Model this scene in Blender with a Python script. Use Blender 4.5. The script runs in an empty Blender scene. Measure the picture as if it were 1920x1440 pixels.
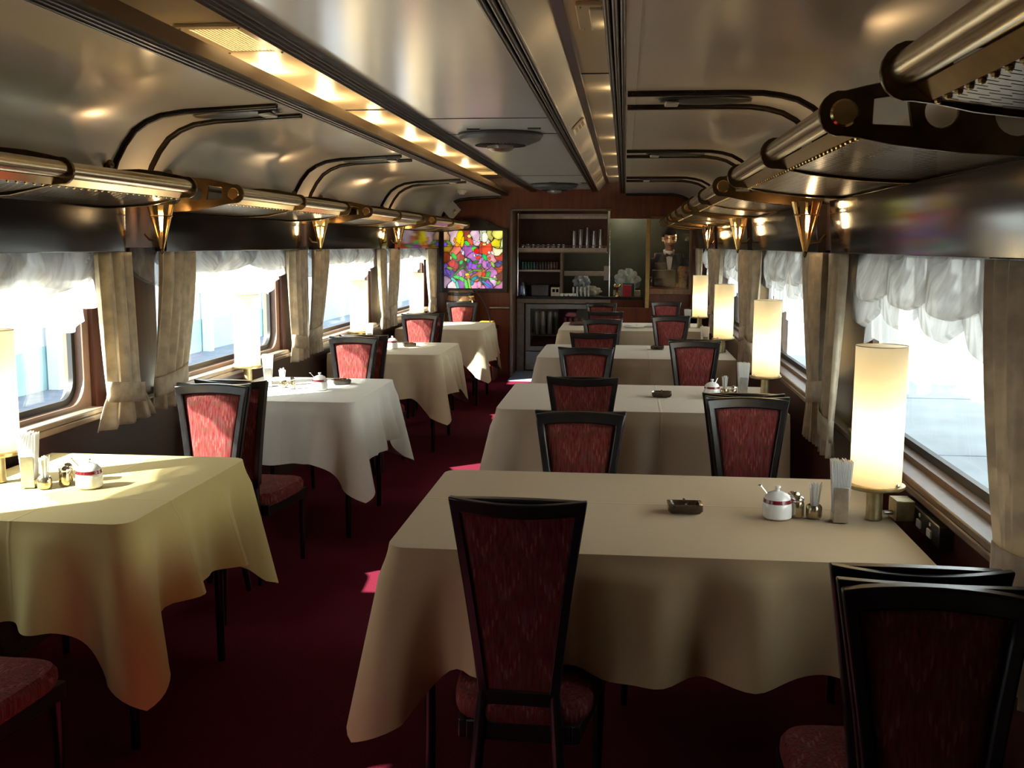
import bpy, bmesh, math, random
from mathutils import Vector, Matrix
PI = math.pi
R = random.Random(7)
SC = bpy.context.scene
COL = SC.collection
# ------------------------------------------------------------------ camera, world, sun, exposure
FPX = 1960.0
cam_d = bpy.data.cameras.new('camera'); cam = bpy.data.objects.new('camera', cam_d); COL.objects.link(cam)
cam_d.sensor_fit = 'HORIZONTAL'; cam_d.sensor_width = 36.0; cam_d.lens = 36.0 * FPX / 1920.0
cam_d.clip_start = 0.02
TH, PH, ROLL = 0.1063638, 0.1317529, 0.0035
fw = Vector((-math.sin(TH)*math.cos(PH), math.cos(TH)*math.cos(PH), -math.sin(PH)))
r0 = Vector((math.cos(TH), math.sin(TH), 0)); u0 = r0.cross(fw)
rt = r0*math.cos(ROLL) + u0*math.sin(ROLL); up = u0*math.cos(ROLL) - r0*math.sin(ROLL)
cam.matrix_world = Matrix(((rt.x, up.x, -fw.x, 0), (rt.y, up.y, -fw.y, 0), (rt.z, up.z, -fw.z, 1.49), (0, 0, 0, 1)))
SC.camera = cam
W = bpy.data.worlds.new('sky'); SC.world = W; W.use_nodes = True
bg = W.node_tree.nodes['Background']; bg.inputs[0].default_value = (0.92, 0.96, 1.0, 1); bg.inputs[1].default_value = 4.4
sd = bpy.data.lights.new('sun', 'SUN'); sd.energy = 42.0; sd.color = (1, 0.95, 0.86); sd.angle = 0.02
sun = bpy.data.objects.new('sun', sd); COL.objects.link(sun)
sun.rotation_euler = Vector((1.0, 0.85, -0.92)).to_track_quat('-Z', 'Y').to_euler(); sun.location = (-6, -5, 8)
SC.view_settings.view_transform = 'Standard'; SC.view_settings.look = 'None'
SC.view_settings.gamma = 1.0; SC.view_settings.use_curve_mapping = False; SC.view_settings.exposure = 0.0
cy = SC.cycles
cy.use_denoising = True
cy.max_bounces = 9; cy.diffuse_bounces = 5; cy.glossy_bounces = 4; cy.transmission_bounces = 6; cy.transparent_max_bounces = 16
cy.sample_clamp_indirect = 6.0; cy.caustics_reflective = False; cy.caustics_refractive = False

# ------------------------------------------------------------------ materials
MATS = {}
def nt(name):
    m = bpy.data.materials.new(name); m.use_nodes = True
    return m, m.node_tree, m.node_tree.nodes['Principled BSDF'], m.node_tree.nodes['Material Output']
def N(t, typ, **kw):
    n = t.nodes.new(typ)
    for k, v in kw.items():
        if k in n.bl_rna.properties: setattr(n, k, v)
    return n
def setin(n, **kw):
    for k, v in kw.items(): n.inputs[k].default_value = v
def ramp(t, stops):
    n = t.nodes.new('ShaderNodeValToRGB'); e = n.color_ramp.elements
    while len(e) < len(stops): e.new(0.5)
    for i, (p, c) in enumerate(stops): e[i].position = p; e[i].color = (*c, 1)
    return n
def mat(name, col, rough=0.5, metal=0.0, var=0.0, scale=20.0, bump=0.0, bscale=60.0, coat=0.0, stretch=None, spec=0.5):
    """principled with an optional noise variation of the colour and a fine bump"""
    if name in MATS: return MATS[name]
    m, t, p, o = nt(name)
    p.inputs['Base Color'].default_value = (*col, 1); p.inputs['Roughness'].default_value = rough
    p.inputs['Metallic'].default_value = metal; p.inputs['Coat Weight'].default_value = coat; p.inputs['Coat Roughness'].default_value = 0.18
    p.inputs['Specular IOR Level'].default_value = spec
    tc = N(t, 'ShaderNodeTexCoord'); mp = N(t, 'ShaderNodeMapping')
    if stretch: mp.inputs['Scale'].default_value = stretch
    t.links.new(tc.outputs['Object'], mp.inputs['Vector'])
    if var > 0:
        n = N(t, 'ShaderNodeTexNoise'); n.inputs['Scale'].default_value = scale; n.inputs['Detail'].default_value = 6
        t.links.new(mp.outputs['Vector'], n.inputs['Vector'])
        r = ramp(t, [(0.3, [c*(1-var) for c in col]), (0.7, [min(1, c*(1+var)) for c in col])])
        t.links.new(n.outputs['Fac'], r.inputs['Fac']); t.links.new(r.outputs['Color'], p.inputs['Base Color'])
    if bump > 0:
        n = N(t, 'ShaderNodeTexNoise'); n.inputs['Scale'].default_value = bscale; n.inputs['Detail'].default_value = 4
        t.links.new(mp.outputs['Vector'], n.inputs['Vector'])
        b = N(t, 'ShaderNodeBump'); b.inputs['Strength'].default_value = bump; b.inputs['Distance'].default_value = 0.01
        t.links.new(n.outputs['Fac'], b.inputs['Height']); t.links.new(b.outputs['Normal'], p.inputs['Normal'])
    MATS[name] = m
    return m
def emis(name, col, strength):
    if name in MATS: return MATS[name]
    m, t, p, o = nt(name)
    p.inputs['Base Color'].default_value = (*col, 1); p.inputs['Emission Color'].default_value = (*col, 1)
    p.inputs['Emission Strength'].default_value = strength; MATS[name] = m
    return m
def thin(name, col, transp, transl, rough=0.8, weave=0.0):
    """thin cloth or paper: part see-through, part translucent, part diffuse"""
    m, t, p, o = nt(name); t.nodes.remove(p)
    d = N(t, 'ShaderNodeBsdfDiffuse'); d.inputs[0].default_value = (*col, 1)
    l = N(t, 'ShaderNodeBsdfTranslucent'); l.inputs[0].default_value = (*col, 1)
    x = N(t, 'ShaderNodeBsdfTransparent')
    a = N(t, 'ShaderNodeMixShader'); a.inputs[0].default_value = transl
    b = N(t, 'ShaderNodeMixShader'); b.inputs[0].default_value = transp
    t.links.new(d.outputs[0], a.inputs[1]); t.links.new(l.outputs[0], a.inputs[2])
    t.links.new(a.outputs[0], b.inputs[1]); t.links.new(x.outputs[0], b.inputs[2]); t.links.new(b.outputs[0], o.inputs[0])
    if weave > 0:
        tc = N(t, 'ShaderNodeTexCoord'); n = N(t, 'ShaderNodeTexNoise'); n.inputs['Scale'].default_value = 18; n.inputs['Detail'].default_value = 5
        t.links.new(tc.outputs['Object'], n.inputs['Vector'])
        r = ramp(t, [(0.38, [c*(1-weave) for c in col]), (0.6, [min(1, c*(1+weave*0.5)) for c in col])])
        t.links.new(n.outputs['Fac'], r.inputs['Fac'])
        t.links.new(r.outputs[0], d.inputs[0]); t.links.new(r.outputs[0], l.inputs[0])
    MATS[name] = m
    return m
def glass(name, tint=(1, 1, 1), gloss=0.07, rough=0.02):
    m, t, p, o = nt(name); t.nodes.remove(p)
    x = N(t, 'ShaderNodeBsdfTransparent'); x.inputs[0].default_value = (*tint, 1)
    g = N(t, 'ShaderNodeBsdfGlossy'); g.inputs['Roughness'].default_value = rough
    a = N(t, 'ShaderNodeMixShader'); a.inputs[0].default_value = gloss
    t.links.new(x.outputs[0], a.inputs[1]); t.links.new(g.outputs[0], a.inputs[2]); t.links.new(a.outputs[0], o.inputs[0])
    MATS[name] = m
    return m

def fabric_red():
    m, t, p, o = nt('red ikat fabric'); p.inputs['Roughness'].default_value = 0.85; p.inputs['Specular IOR Level'].default_value = 0.2
    tc = N(t, 'ShaderNodeTexCoord'); mp = N(t, 'ShaderNodeMapping'); t.links.new(tc.outputs['Object'], mp.inputs['Vector'])
    mp.inputs['Scale'].default_value = (150, 150, 14)
    streak = N(t, 'ShaderNodeTexNoise'); streak.inputs['Scale'].default_value = 1.0; streak.inputs['Detail'].default_value = 3
    t.links.new(mp.outputs[0], streak.inputs['Vector'])
    sep = N(t, 'ShaderNodeSeparateXYZ'); t.links.new(tc.outputs['Object'], sep.inputs[0])
    def mth(op, a, b=None, c=None):
        n = N(t, 'ShaderNodeMath'); n.operation = op
        for i, v in enumerate((a, b, c)):
            if v is None: continue
            if isinstance(v, (int, float)): n.inputs[i].default_value = v
            else: t.links.new(v, n.inputs[i])
        return n.outputs[0]
    yz = mth('ADD', sep.outputs['Z'], mth('MULTIPLY', sep.outputs['Y'], 0.9))
    row = mth('FLOOR', mth('DIVIDE', yz, 0.095))
    xs = mth('ADD', mth('DIVIDE', sep.outputs['X'], 0.105), mth('MULTIPLY', row, 0.5))
    fx = mth('ABSOLUTE', mth('SUBTRACT', mth('FRACT', mth('ADD', xs, 20.25)), 0.5))          # 0 at the V axis
    fz = mth('FRACT', mth('DIVIDE', yz, 0.095))
    vline = mth('ABSOLUTE', mth('SUBTRACT', fz, mth('ADD', 0.28, mth('MULTIPLY', fx, 1.9))))
    flecks = mth('GREATER_THAN', mth('SINE', mth('MULTIPLY', sep.outputs['X'], 2*PI/0.0105)), 0.1)
    vm = mth('MULTIPLY', mth('LESS_THAN', vline, 0.10), mth('MULTIPLY', flecks, mth('LESS_THAN', fx, 0.3)))
    arc = mth('ABSOLUTE', mth('SUBTRACT', fz, mth('ADD', 0.10, mth('MULTIPLY', mth('MULTIPLY', fx, fx), 2.2))))
    am = mth('LESS_THAN', arc, 0.08)
    base = ramp(t, [(0.3, (0.085, 0.010, 0.013)), (0.5, (0.165, 0.024, 0.020)), (0.72, (0.15, 0.060, 0.064))])
    t.links.new(streak.outputs['Fac'], base.inputs['Fac'])
    m1 = N(t, 'ShaderNodeMix'); m1.data_type = 'RGBA'; m1.inputs['B'].default_value = (0.075, 0.040, 0.018, 1)
    t.links.new(mth('MULTIPLY', am, 0.4), m1.inputs['Factor']); t.links.new(base.outputs[0], m1.inputs['A'])
    m2 = N(t, 'ShaderNodeMix'); m2.data_type = 'RGBA'; m2.inputs['B'].default_value = (0.30, 0.12, 0.085, 1)
    t.links.new(mth('MULTIPLY', vm, 0.45), m2.inputs['Factor']); t.links.new(m1.outputs['Result'], m2.inputs['A'])
    t.links.new(m2.outputs['Result'], p.inputs['Base Color'])
    MATS['fab'] = m
    return m
def cloth_mat(name, col, creases=()):
    """table linen with pressed fold lines (raised bumps) at the given axis/offset pairs"""
    m, t, p, o = nt(name); p.inputs['Base Color'].default_value = (*col, 1); p.inputs['Roughness'].default_value = 0.8
    p.inputs['Specular IOR Level'].default_value = 0.25; p.inputs['Sheen Weight'].default_value = 0.15
    tc = N(t, 'ShaderNodeTexCoord'); n = N(t, 'ShaderNodeTexNoise'); n.inputs['Scale'].default_value = 7; n.inputs['Detail'].default_value = 3
    w = N(t, 'ShaderNodeTexNoise'); w.inputs['Scale'].default_value = 420
    t.links.new(tc.outputs['Object'], n.inputs['Vector']); t.links.new(tc.outputs['Object'], w.inputs['Vector'])
    sep = N(t, 'ShaderNodeSeparateXYZ'); t.links.new(tc.outputs['Object'], sep.inputs[0])
    h = N(t, 'ShaderNodeMath'); h.operation = 'MULTIPLY_ADD'; h.inputs[1].default_value = 0.06
    t.links.new(w.outputs['Fac'], h.inputs[0]); t.links.new(n.outputs['Fac'], h.inputs[2]); cur = h.outputs[0]
    for ax, off in creases:
        s = N(t, 'ShaderNodeMath'); s.operation = 'SUBTRACT'; s.inputs[1].default_value = off; t.links.new(sep.outputs[ax], s.inputs[0])
        a = N(t, 'ShaderNodeMath'); a.operation = 'ABSOLUTE'; t.links.new(s.outputs[0], a.inputs[0])
        q = N(t, 'ShaderNodeMapRange'); q.interpolation_type = 'SMOOTHSTEP'
        q.inputs['From Min'].default_value = 0.0; q.inputs['From Max'].default_value = 0.008
        q.inputs['To Min'].default_value = 0.55; q.inputs['To Max'].default_value = 0.0
        t.links.new(a.outputs[0], q.inputs['Value'])
        ad = N(t, 'ShaderNodeMath'); ad.operation = 'ADD'; t.links.new(cur, ad.inputs[0]); t.links.new(q.outputs[0], ad.inputs[1]); cur = ad.outputs[0]
    b = N(t, 'ShaderNodeBump'); b.inputs['Strength'].default_value = 0.45; b.inputs['Distance'].default_value = 0.006
    t.links.new(cur, b.inputs['Height']); t.links.new(b.outputs['Normal'], p.inputs['Normal'])
    MATS[name] = m
    return m
def wood(name, c1, c2, rough=0.3, coat=0.3, axis=(8, 8, 0.8)):
    m, t, p, o = nt(name); p.inputs['Roughness'].default_value = rough; p.inputs['Coat Weight'].default_value = coat; p.inputs['Coat Roughness'].default_value = 0.12
    tc = N(t, 'ShaderNodeTexCoord'); mp = N(t, 'ShaderNodeMapping'); mp.inputs['Scale'].default_value = axis
    n = N(t, 'ShaderNodeTexNoise'); n.inputs['Scale'].default_value = 3; n.inputs['Detail'].default_value = 8; n.inputs['Distortion'].default_value = 0.6
    t.links.new(tc.outputs['Object'], mp.inputs['Vector']); t.links.new(mp.outputs[0], n.inputs['Vector'])
    r = ramp(t, [(0.3, c1), (0.7, c2)]); t.links.new(n.outputs['Fac'], r.inputs['Fac']); t.links.new(r.outputs[0], p.inputs['Base Color'])
    MATS[name] = m
    return m
def perforated():
    """brass sheet punched with staggered slots (the slots are open)"""
    m, t, p, o = nt('perforated bronze sheet'); p.inputs['Base Color'].default_value = (0.15, 0.105, 0.055, 1); p.inputs['Metallic'].default_value = 1; p.inputs['Roughness'].default_value = 0.28
    tc = N(t, 'ShaderNodeTexCoord'); mp = N(t, 'ShaderNodeMapping')
    mp.inputs['Rotation'].default_value = (0, 0, 0); mp.inputs['Scale'].default_value = (1, 1, 1)
    t.links.new(tc.outputs['UV'], mp.inputs['Vector'])
    b = N(t, 'ShaderNodeTexBrick'); b.offset = 0.5
    setin(b, **{'Scale': 1.0, 'Mortar Size': 0.0074, 'Mortar Smooth': 0.0, 'Brick Width': 0.044, 'Row Height': 0.0200})
    t.links.new(mp.outputs[0], b.inputs['Vector'])
    x = N(t, 'ShaderNodeBsdfTransparent'); a = N(t, 'ShaderNodeMixShader')
    t.links.new(b.outputs['Fac'], a.inputs[0]); t.links.new(x.outputs[0], a.inputs[1]); t.links.new(p.outputs[0], a.inputs[2]); t.links.new(a.outputs[0], o.inputs[0])
    MATS['perf'] = m
    return m

M_FAB = fabric_red()
M_BLACK = mat('black lacquered wood', (0.011, 0.010, 0.011), 0.30, coat=0.1, var=0.3, scale=30, spec=0.38)
M_CARPET = mat('maroon carpet', (0.125, 0.008, 0.022), 0.95, var=0.35, scale=160, bump=0.6, bscale=420, spec=0.1)
M_CEIL = mat('cream enamel panel', (0.69, 0.63, 0.53), 0.24, var=0.03, scale=3, coat=0.2, bump=0.02, bscale=6)
M_CEILC = mat('pale grey enamel panel', (0.86, 0.88, 0.86), 0.2, var=0.02, scale=3, coat=0.6, bump=0.015, bscale=5)
M_LINER = mat('warm cream panel', (0.80, 0.69, 0.50), 0.42, var=0.03, scale=3)
M_TRIM = mat('dark brown moulding', (0.017, 0.010, 0.008), 0.26, var=0.2, scale=40, coat=0.0, spec=0.36)
M_FASCIA = mat('brown fascia board', (0.15, 0.092, 0.058), 0.4, var=0.12, scale=25)
M_WALL = mat('dark brown wall laminate', (0.055, 0.030, 0.024), 0.24, var=0.15, scale=12, coat=0.25)
M_WALLR = wood('red brown wall veneer', (0.060, 0.020, 0.014), (0.10, 0.034, 0.022), 0.28)
M_PELMET = mat('black brown gloss board', (0.017, 0.012, 0.011), 0.09, var=0.2, scale=8, coat=0.0, spec=0.42)
M_MAHOG = wood('mahogany panel', (0.095, 0.016, 0.005), (0.19, 0.038, 0.011), 0.34, 0.08)
M_BRONZE = mat('dark bronze', (0.15, 0.098, 0.044), 0.27, 1.0, var=0.25, scale=35)
M_BRASS = mat('polished brass', (0.78, 0.54, 0.22), 0.2, 1.0, var=0.12, scale=30)
M_PALEBRASS = mat('satin brass tube', (0.66, 0.56, 0.36), 0.22, 1.0, var=0.1, scale=30)
M_OLIVE = mat('aged brass lamp base', (0.42, 0.33, 0.17), 0.4, 1.0, var=0.2, scale=40)
M_CHROME = mat('chrome', (0.78, 0.77, 0.74), 0.12, 1.0, var=0.05, scale=30)
M_STEEL = mat('brushed steel', (0.5, 0.48, 0.44), 0.3, 1.0, var=0.15, scale=40)
M_CHINA = mat('white china', (0.86, 0.85, 0.82), 0.15, var=0.02, scale=10, coat=0.3)
M_MAROON = mat('maroon glaze band', (0.20, 0.012, 0.02), 0.2, coat=0.3, var=0.1)
M_PAPER = thin('white paper', (0.88, 0.87, 0.84), 0.0, 0.35)
M_SHADE = thin('cream lamp shade', (1.0, 0.86, 0.62), 0.0, 0.72, weave=0.02)
def gathered(name, col):
    m = thin(name, col, 0.20, 0.38); t = m.node_tree
    tc = N(t, 'ShaderNodeTexCoord'); mp = N(t, 'ShaderNodeMapping'); mp.inputs['Scale'].default_value = (11, 1.1, 1)
    n = N(t, 'ShaderNodeTexNoise'); n.inputs['Scale'].default_value = 1.0; n.inputs['Detail'].default_value = 3; n.inputs['Distortion'].default_value = 0.7
    t.links.new(tc.outputs['UV'], mp.inputs[0]); t.links.new(mp.outputs[0], n.inputs['Vector'])
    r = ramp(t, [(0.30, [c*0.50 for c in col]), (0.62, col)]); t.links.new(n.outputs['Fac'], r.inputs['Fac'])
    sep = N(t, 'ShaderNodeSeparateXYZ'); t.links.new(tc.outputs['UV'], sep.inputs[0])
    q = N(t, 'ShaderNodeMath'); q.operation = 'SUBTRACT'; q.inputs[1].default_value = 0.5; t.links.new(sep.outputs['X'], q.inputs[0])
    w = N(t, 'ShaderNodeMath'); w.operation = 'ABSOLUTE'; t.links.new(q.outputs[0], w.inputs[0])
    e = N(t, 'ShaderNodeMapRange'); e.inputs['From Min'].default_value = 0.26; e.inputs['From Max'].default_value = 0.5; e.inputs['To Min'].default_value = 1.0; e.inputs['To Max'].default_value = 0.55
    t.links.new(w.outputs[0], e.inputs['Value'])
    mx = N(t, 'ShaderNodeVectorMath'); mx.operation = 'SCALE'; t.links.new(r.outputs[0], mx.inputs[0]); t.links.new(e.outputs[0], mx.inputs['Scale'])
    for nd in t.nodes:
        if nd.type in ('BSDF_DIFFUSE', 'BSDF_TRANSLUCENT'): t.links.new(mx.outputs[0], nd.inputs[0])
    return m
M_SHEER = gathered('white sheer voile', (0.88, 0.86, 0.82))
M_VOILE = thin('finest white voile', (0.93, 0.92, 0.90), 0.42, 0.55)
M_CURT = thin('beige brocade', (0.74, 0.64, 0.48), 0.0, 0.27, weave=0.16)
M_PERF = perforated()
M_GLASS = glass('window glass', (0.93, 0.97, 0.96), 0.06)
M_ASH = mat('smoked brown glass', (0.035, 0.018, 0.010), 0.08, var=0.2, coat=0.6)
M_BLUE = mat('pale blue vinyl floor', (0.28, 0.40, 0.62), 0.4, var=0.1)
M_BULB = emis('warm bulb', (1.0, 0.72, 0.38), 60.0)
M_GRILLE = emis('lit lamp lens', (1.0, 0.82, 0.52), 5.5)
M_DARKMETAL = mat('dark grey painted metal', (0.040, 0.041, 0.040), 0.4, 0.2, var=0.15)
M_RUBBER = mat('black gasket', (0.015, 0.015, 0.016), 0.5, var=0.1)
M_BLACKPL = mat('black plastic box', (0.02, 0.018, 0.016), 0.35, var=0.2)
M_WHITEPL = mat('ivory plastic', (0.75, 0.72, 0.64), 0.35, var=0.05)

# ------------------------------------------------------------------ mesh helpers
class MB:
    def __init__(s): s.bm = bmesh.new(); s.uv = None
    def box(s, x0, x1, y0, y1, z0, z1):
        v = [s.bm.verts.new(c) for c in ((x0,y0,z0),(x1,y0,z0),(x1,y1,z0),(x0,y1,z0),(x0,y0,z1),(x1,y0,z1),(x1,y1,z1),(x0,y1,z1))]
        for f in ((0,3,2,1),(4,5,6,7),(0,1,5,4),(1,2,6,5),(2,3,7,6),(3,0,4,7)): s.bm.faces.new([v[i] for i in f])
        return s
    def obox(s, c, ax, ay, az):
        """oriented box: centre and three half-axis vectors"""
        c, ax, ay, az = Vector(c), Vector(ax), Vector(ay), Vector(az)
        v = [s.bm.verts.new(c + ax*i + ay*j + az*k) for k in (-1,1) for (i,j) in ((-1,-1),(1,-1),(1,1),(-1,1))]
        for f in ((0,3,2,1),(4,5,6,7),(0,1,5,4),(1,2,6,5),(2,3,7,6),(3,0,4,7)): s.bm.faces.new([v[i] for i in f])
        return s
    def tube(s, pts, r, seg=10, cap=True, flat=1.0):
        pts = [Vector(p) for p in pts]; n = len(pts); rs = r if isinstance(r, (list, tuple)) else [r]*n
        rings = []; prev = None
        for i, p in enumerate(pts):
            d = (pts[min(i+1, n-1)] - pts[max(i-1, 0)]).normalized()
            if prev is None:
                a = Vector((0,0,1)) if abs(d.z) < 0.9 else Vector((1,0,0)); u = d.cross(a).normalized()
            else:
                u = (prev - d*prev.dot(d)).normalized()
            prev = u; w = d.cross(u)
            rings.append([s.bm.verts.new(p + (u*math.cos(2*PI*k/seg) + w*math.sin(2*PI*k/seg)*flat)*rs[i]) for k in range(seg)])
        for a, b in zip(rings, rings[1:]):
            for k in range(seg): s.bm.faces.new((a[k], a[(k+1)%seg], b[(k+1)%seg], b[k]))
        if cap: s.bm.faces.new(rings[0][::-1]); s.bm.faces.new(rings[-1])
        return s
    def lathe(s, prof, c=(0,0,0), seg=28, axis='z', cap=True):
        c = Vector(c); rings = []
        for (r, z) in prof:
            ring = []
            for k in range(seg):
                a = 2*PI*k/seg; q = (r*math.cos(a), r*math.sin(a), z)
                if axis == 'y': q = (q[0], z, q[1])
                elif axis == 'x': q = (z, q[0], q[1])
                ring.append(s.bm.verts.new(c + Vector(q)))
            rings.append(ring)
        for a, b in zip(rings, rings[1:]):
            for k in range(seg): s.bm.faces.new((a[k], a[(k+1)%seg], b[(k+1)%seg], b[k]))
        if cap:
            if prof[0][0] > 1e-5: s.bm.faces.new(rings[0][::-1])
            if prof[-1][0] > 1e-5: s.bm.faces.new(rings[-1])
        return s
    def grid(s, f, nu, nv, closed=False):
        V = [[s.bm.verts.new(f(i/nu, j/nv)) for j in range(nv+1)] for i in range(nu if closed else nu+1)]
        uvl = s.bm.loops.layers.uv.verify()
        for i in range(nu):
            for j in range(nv):
                i2 = (i+1) % nu if closed else i+1
                fc = s.bm.faces.new((V[i][j], V[i2][j], V[i2][j+1], V[i][j+1]))
                for lp, (a, b) in zip(fc.loops, ((i,j),(i+1,j),(i+1,j+1),(i,j+1))): lp[uvl].uv = (a/nu, b/nv)
        return s
    def plate(s, loops, to3d, lo, hi):
        """flat plate with holes: loops[0] outline, others holes; to3d(a, b, h)"""
        bm2 = bmesh.new(); es = []
        for lp in loops:
            vs = [bm2.verts.new((a, b, 0)) for a, b in lp]
            es += [bm2.edges.new((vs[i], vs[(i+1) % len(vs)])) for i in range(len(vs))]
        bmesh.ops.triangle_fill(bm2, edges=es, use_beauty=True, use_dissolve=False)
        bm2.verts.index_update()
        A = [s.bm.verts.new(to3d(v.co.x, v.co.y, lo)) for v in bm2.verts]; B = [s.bm.verts.new(to3d(v.co.x, v.co.y, hi)) for v in bm2.verts]
        for f in bm2.faces:
            ix = [v.index for v in f.verts]
            s.bm.faces.new([A[i] for i in ix][::-1]); s.bm.faces.new([B[i] for i in ix])
        for e in bm2.edges:
            if len(e.link_faces) == 1:
                i, j = e.verts[0].index, e.verts[1].index
                s.bm.faces.new((A[i], A[j], B[j], B[i]))
        bm2.free()
        return s
    def extrude(s, poly, to3d, lo, hi): return s.plate([poly], to3d, lo, hi)
    def ball(s, c, r, seg=14, rings=9, sc=(1,1,1)):
        c = Vector(c)
        def f(u, v):
            a = 2*PI*u; b = PI*(v-0.5)
            return c + Vector((math.cos(a)*math.cos(b)*r*sc[0], math.sin(a)*math.cos(b)*r*sc[1], math.sin(b)*r*sc[2]))
        return s.grid(f, seg, rings, True)
    def build(s, name, m, parent=None, loc=None, bevel=0.0, sharp=40, subsurf=0, solid=0.0, weld=True):
        if weld: bmesh.ops.remove_doubles(s.bm, verts=s.bm.verts, dist=1e-6)
        bmesh.ops.dissolve_degenerate(s.bm, edges=s.bm.edges, dist=1e-7)
        bmesh.ops.recalc_face_normals(s.bm, faces=s.bm.faces)
        me = bpy.data.meshes.new(name); s.bm.to_mesh(me); s.bm.free()
        for mm in (m if isinstance(m, (list, tuple)) else [m]): me.materials.append(mm)
        for p in me.polygons: p.use_smooth = True
        if sharp < 180: me.set_sharp_from_angle(angle=math.radians(sharp))
        o = bpy.data.objects.new(name, me); COL.objects.link(o)
        if parent: o.parent = parent
        if loc is not None: o.location = loc
        if solid: q = o.modifiers.new('solid', 'SOLIDIFY'); q.thickness = solid; q.offset = 0
        if bevel: q = o.modifiers.new('bevel', 'BEVEL'); q.width = bevel; q.segments = 2; q.limit_method = 'ANGLE'; q.harden_normals = False
        if subsurf: q = o.modifiers.new('sub', 'SUBSURF'); q.levels = subsurf; q.render_levels = subsurf
        return o
def tag(o, label=None, cat=None, group=None, kind=None):
    if label: o['label'] = label
    if cat: o['category'] = cat
    if group: o['group'] = group
    if kind: o['kind'] = kind
    return o
def thing(name, label, cat, loc=(0,0,0), rotz=0.0, group=None):
    o = bpy.data.objects.new(name, None); o.empty_display_size = 0.05; COL.objects.link(o)
    o.location = loc; o.rotation_euler = (0, 0, rotz)
    return tag(o, label, cat, group)
def struct(o): o['kind'] = 'structure'; return o
def dup(root, loc, rotz=0.0, label=None, group=None):
    r = root.copy(); COL.objects.link(r); r.location = loc; r.rotation_euler = (0, 0, rotz)
    if label: r['label'] = label
    if group: r['group'] = group
    for ch in list(root.children):
        c = ch.copy(); COL.objects.link(c); c.parent = r
        for g in list(ch.children):
            d = g.copy(); COL.objects.link(d); d.parent = c
    return r
def light(name, loc, energy, col, size=0.02, parent=None):
    l = bpy.data.lights.new(name, 'POINT'); l.energy = energy; l.color = col; l.shadow_soft_size = size
    o = bpy.data.objects.new(name, l); COL.objects.link(o); o.location = loc
    if parent: o.parent = parent
    return o
XZ = lambda y0: (lambda a, b, h: (a, h, b))
def rrect(x0, x1, z0, z1, r, n=6):
    pts = []
    for cx, cz, a0 in ((x1-r, z1-r, 0), (x0+r, z1-r, 90), (x0+r, z0+r, 180), (x1-r, z0+r, 270)):
        for k in range(n+1):
            a = math.radians(a0 + 90*k/n); pts.append((cx + r*math.cos(a), cz + r*math.sin(a)))
    return pts

# ------------------------------------------------------------------ the setting
YB, YF, YE = 11.8, -1.3, 13.2      # back wall, wall behind the camera, end of the pantry
struct(MB().box(-2.3, 1.0, YF, YB, -0.05, 0).build('floor', M_CARPET))
struct(MB().box(-1.27, 0.9, 11.42, YE, 0.0, 0.006).build('floor_pantry', M_BLUE))
LW = [(0.25, 1.62), (2.32, 4.07), (4.72, 6.48), (7.12, 8.88), (9.5, 11.3)]  # first pair is an unseen window, added to light the near chairs
RW = [(2.05, 3.92), (4.6, 6.5), (7.15, 9.05), (9.7, 11.35)]
ZS, ZT = 0.82, 1.50
def side_wall(name, xin, xout, wins):
    m = MB(); x0, x1 = min(xin, xout), max(xin, xout)
    m.box(x0, x1, YF, YE+0.1, -0.9, ZS-0.06); m.box(x0, x1, YF, YE+0.1, ZT+0.03, 2.36)
    e = YF
    for a, b in wins: m.box(x0, x1, e, a-0.03, ZS-0.06, ZT+0.03); e = b+0.03
    m.box(x0, x1, e, YE+0.1, ZS-0.06, ZT+0.03)
    return struct(m.build(name, M_WALLR, weld=False))
side_wall('wall_left', -2.18, -2.30, LW); side_wall('wall_right', 0.88, 1.0, RW)
# lower wall panelling
struct(MB().box(-2.18, -2.165, YF, YB, 0, 0.775).build('trim_1', M_WALL)); struct(MB().box(0.865, 0.88, YF, YB, 0, 0.775).build('trim_2', M_WALLR))
struct(MB().box(-2.20, -2.13, YF, YB, 0.775, 0.80).build('trim_3', mat('pale sill edge', (0.30, 0.22, 0.15), 0.35, var=0.1), bevel=0.006))
struct(MB().box(0.835, 0.90, YF, YB, 0.775, 0.80).build('trim_4', M_FASCIA, bevel=0.006))
wi = 0
for xs, wins, sg in ((-2.18, LW, -1), (0.88, RW, 1)):
    for a, b in wins:
        wi += 1
        xi = xs + sg*0.02; xo = xs + sg*0.085
        g = struct(MB().box(min(xo, xo+sg*0.006), max(xo, xo+sg*0.006), a+0.015, b-0.015, ZS+0.015, ZT-0.015).build('window_%d' % wi, M_GLASS))
        outer = rrect(a-0.03, b+0.03, ZS-0.06, ZT+0.03, 0.01); inner = rrect(a+0.02, b-0.02, ZS+0.02, ZT-0.02, 0.10)
        MB().plate([outer, inner], lambda p, q, h: (h, p, q), min(xi, xo+sg*0.02), max(xi, xo+sg*0.02)).build('window_frame', M_FASCIA if sg > 0 else mat('brown window surround', (0.20, 0.12, 0.09), 0.35, var=0.1), g)
        inn2 = rrect(a+0.045, b-0.045, ZS+0.045, ZT-0.045, 0.085)
        MB().plate([inner, inn2], lambda p, q, h: (h, p, q), xs+sg*0.055 if sg > 0 else xs-0.075, xs+sg*0.075 if sg > 0 else xs-0.055).build('gasket', M_RUBBER, g)
        MB().box(min(xs-sg*0.045, xs+sg*0.085), max(xs-sg*0.045, xs+sg*0.085), a-0.02, b+0.02, 0.80, 0.822).build('window_sill', mat('pale sill edge', (0.30, 0.22, 0.15), 0.35) if sg < 0 else M_FASCIA, g, bevel=0.005)
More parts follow.
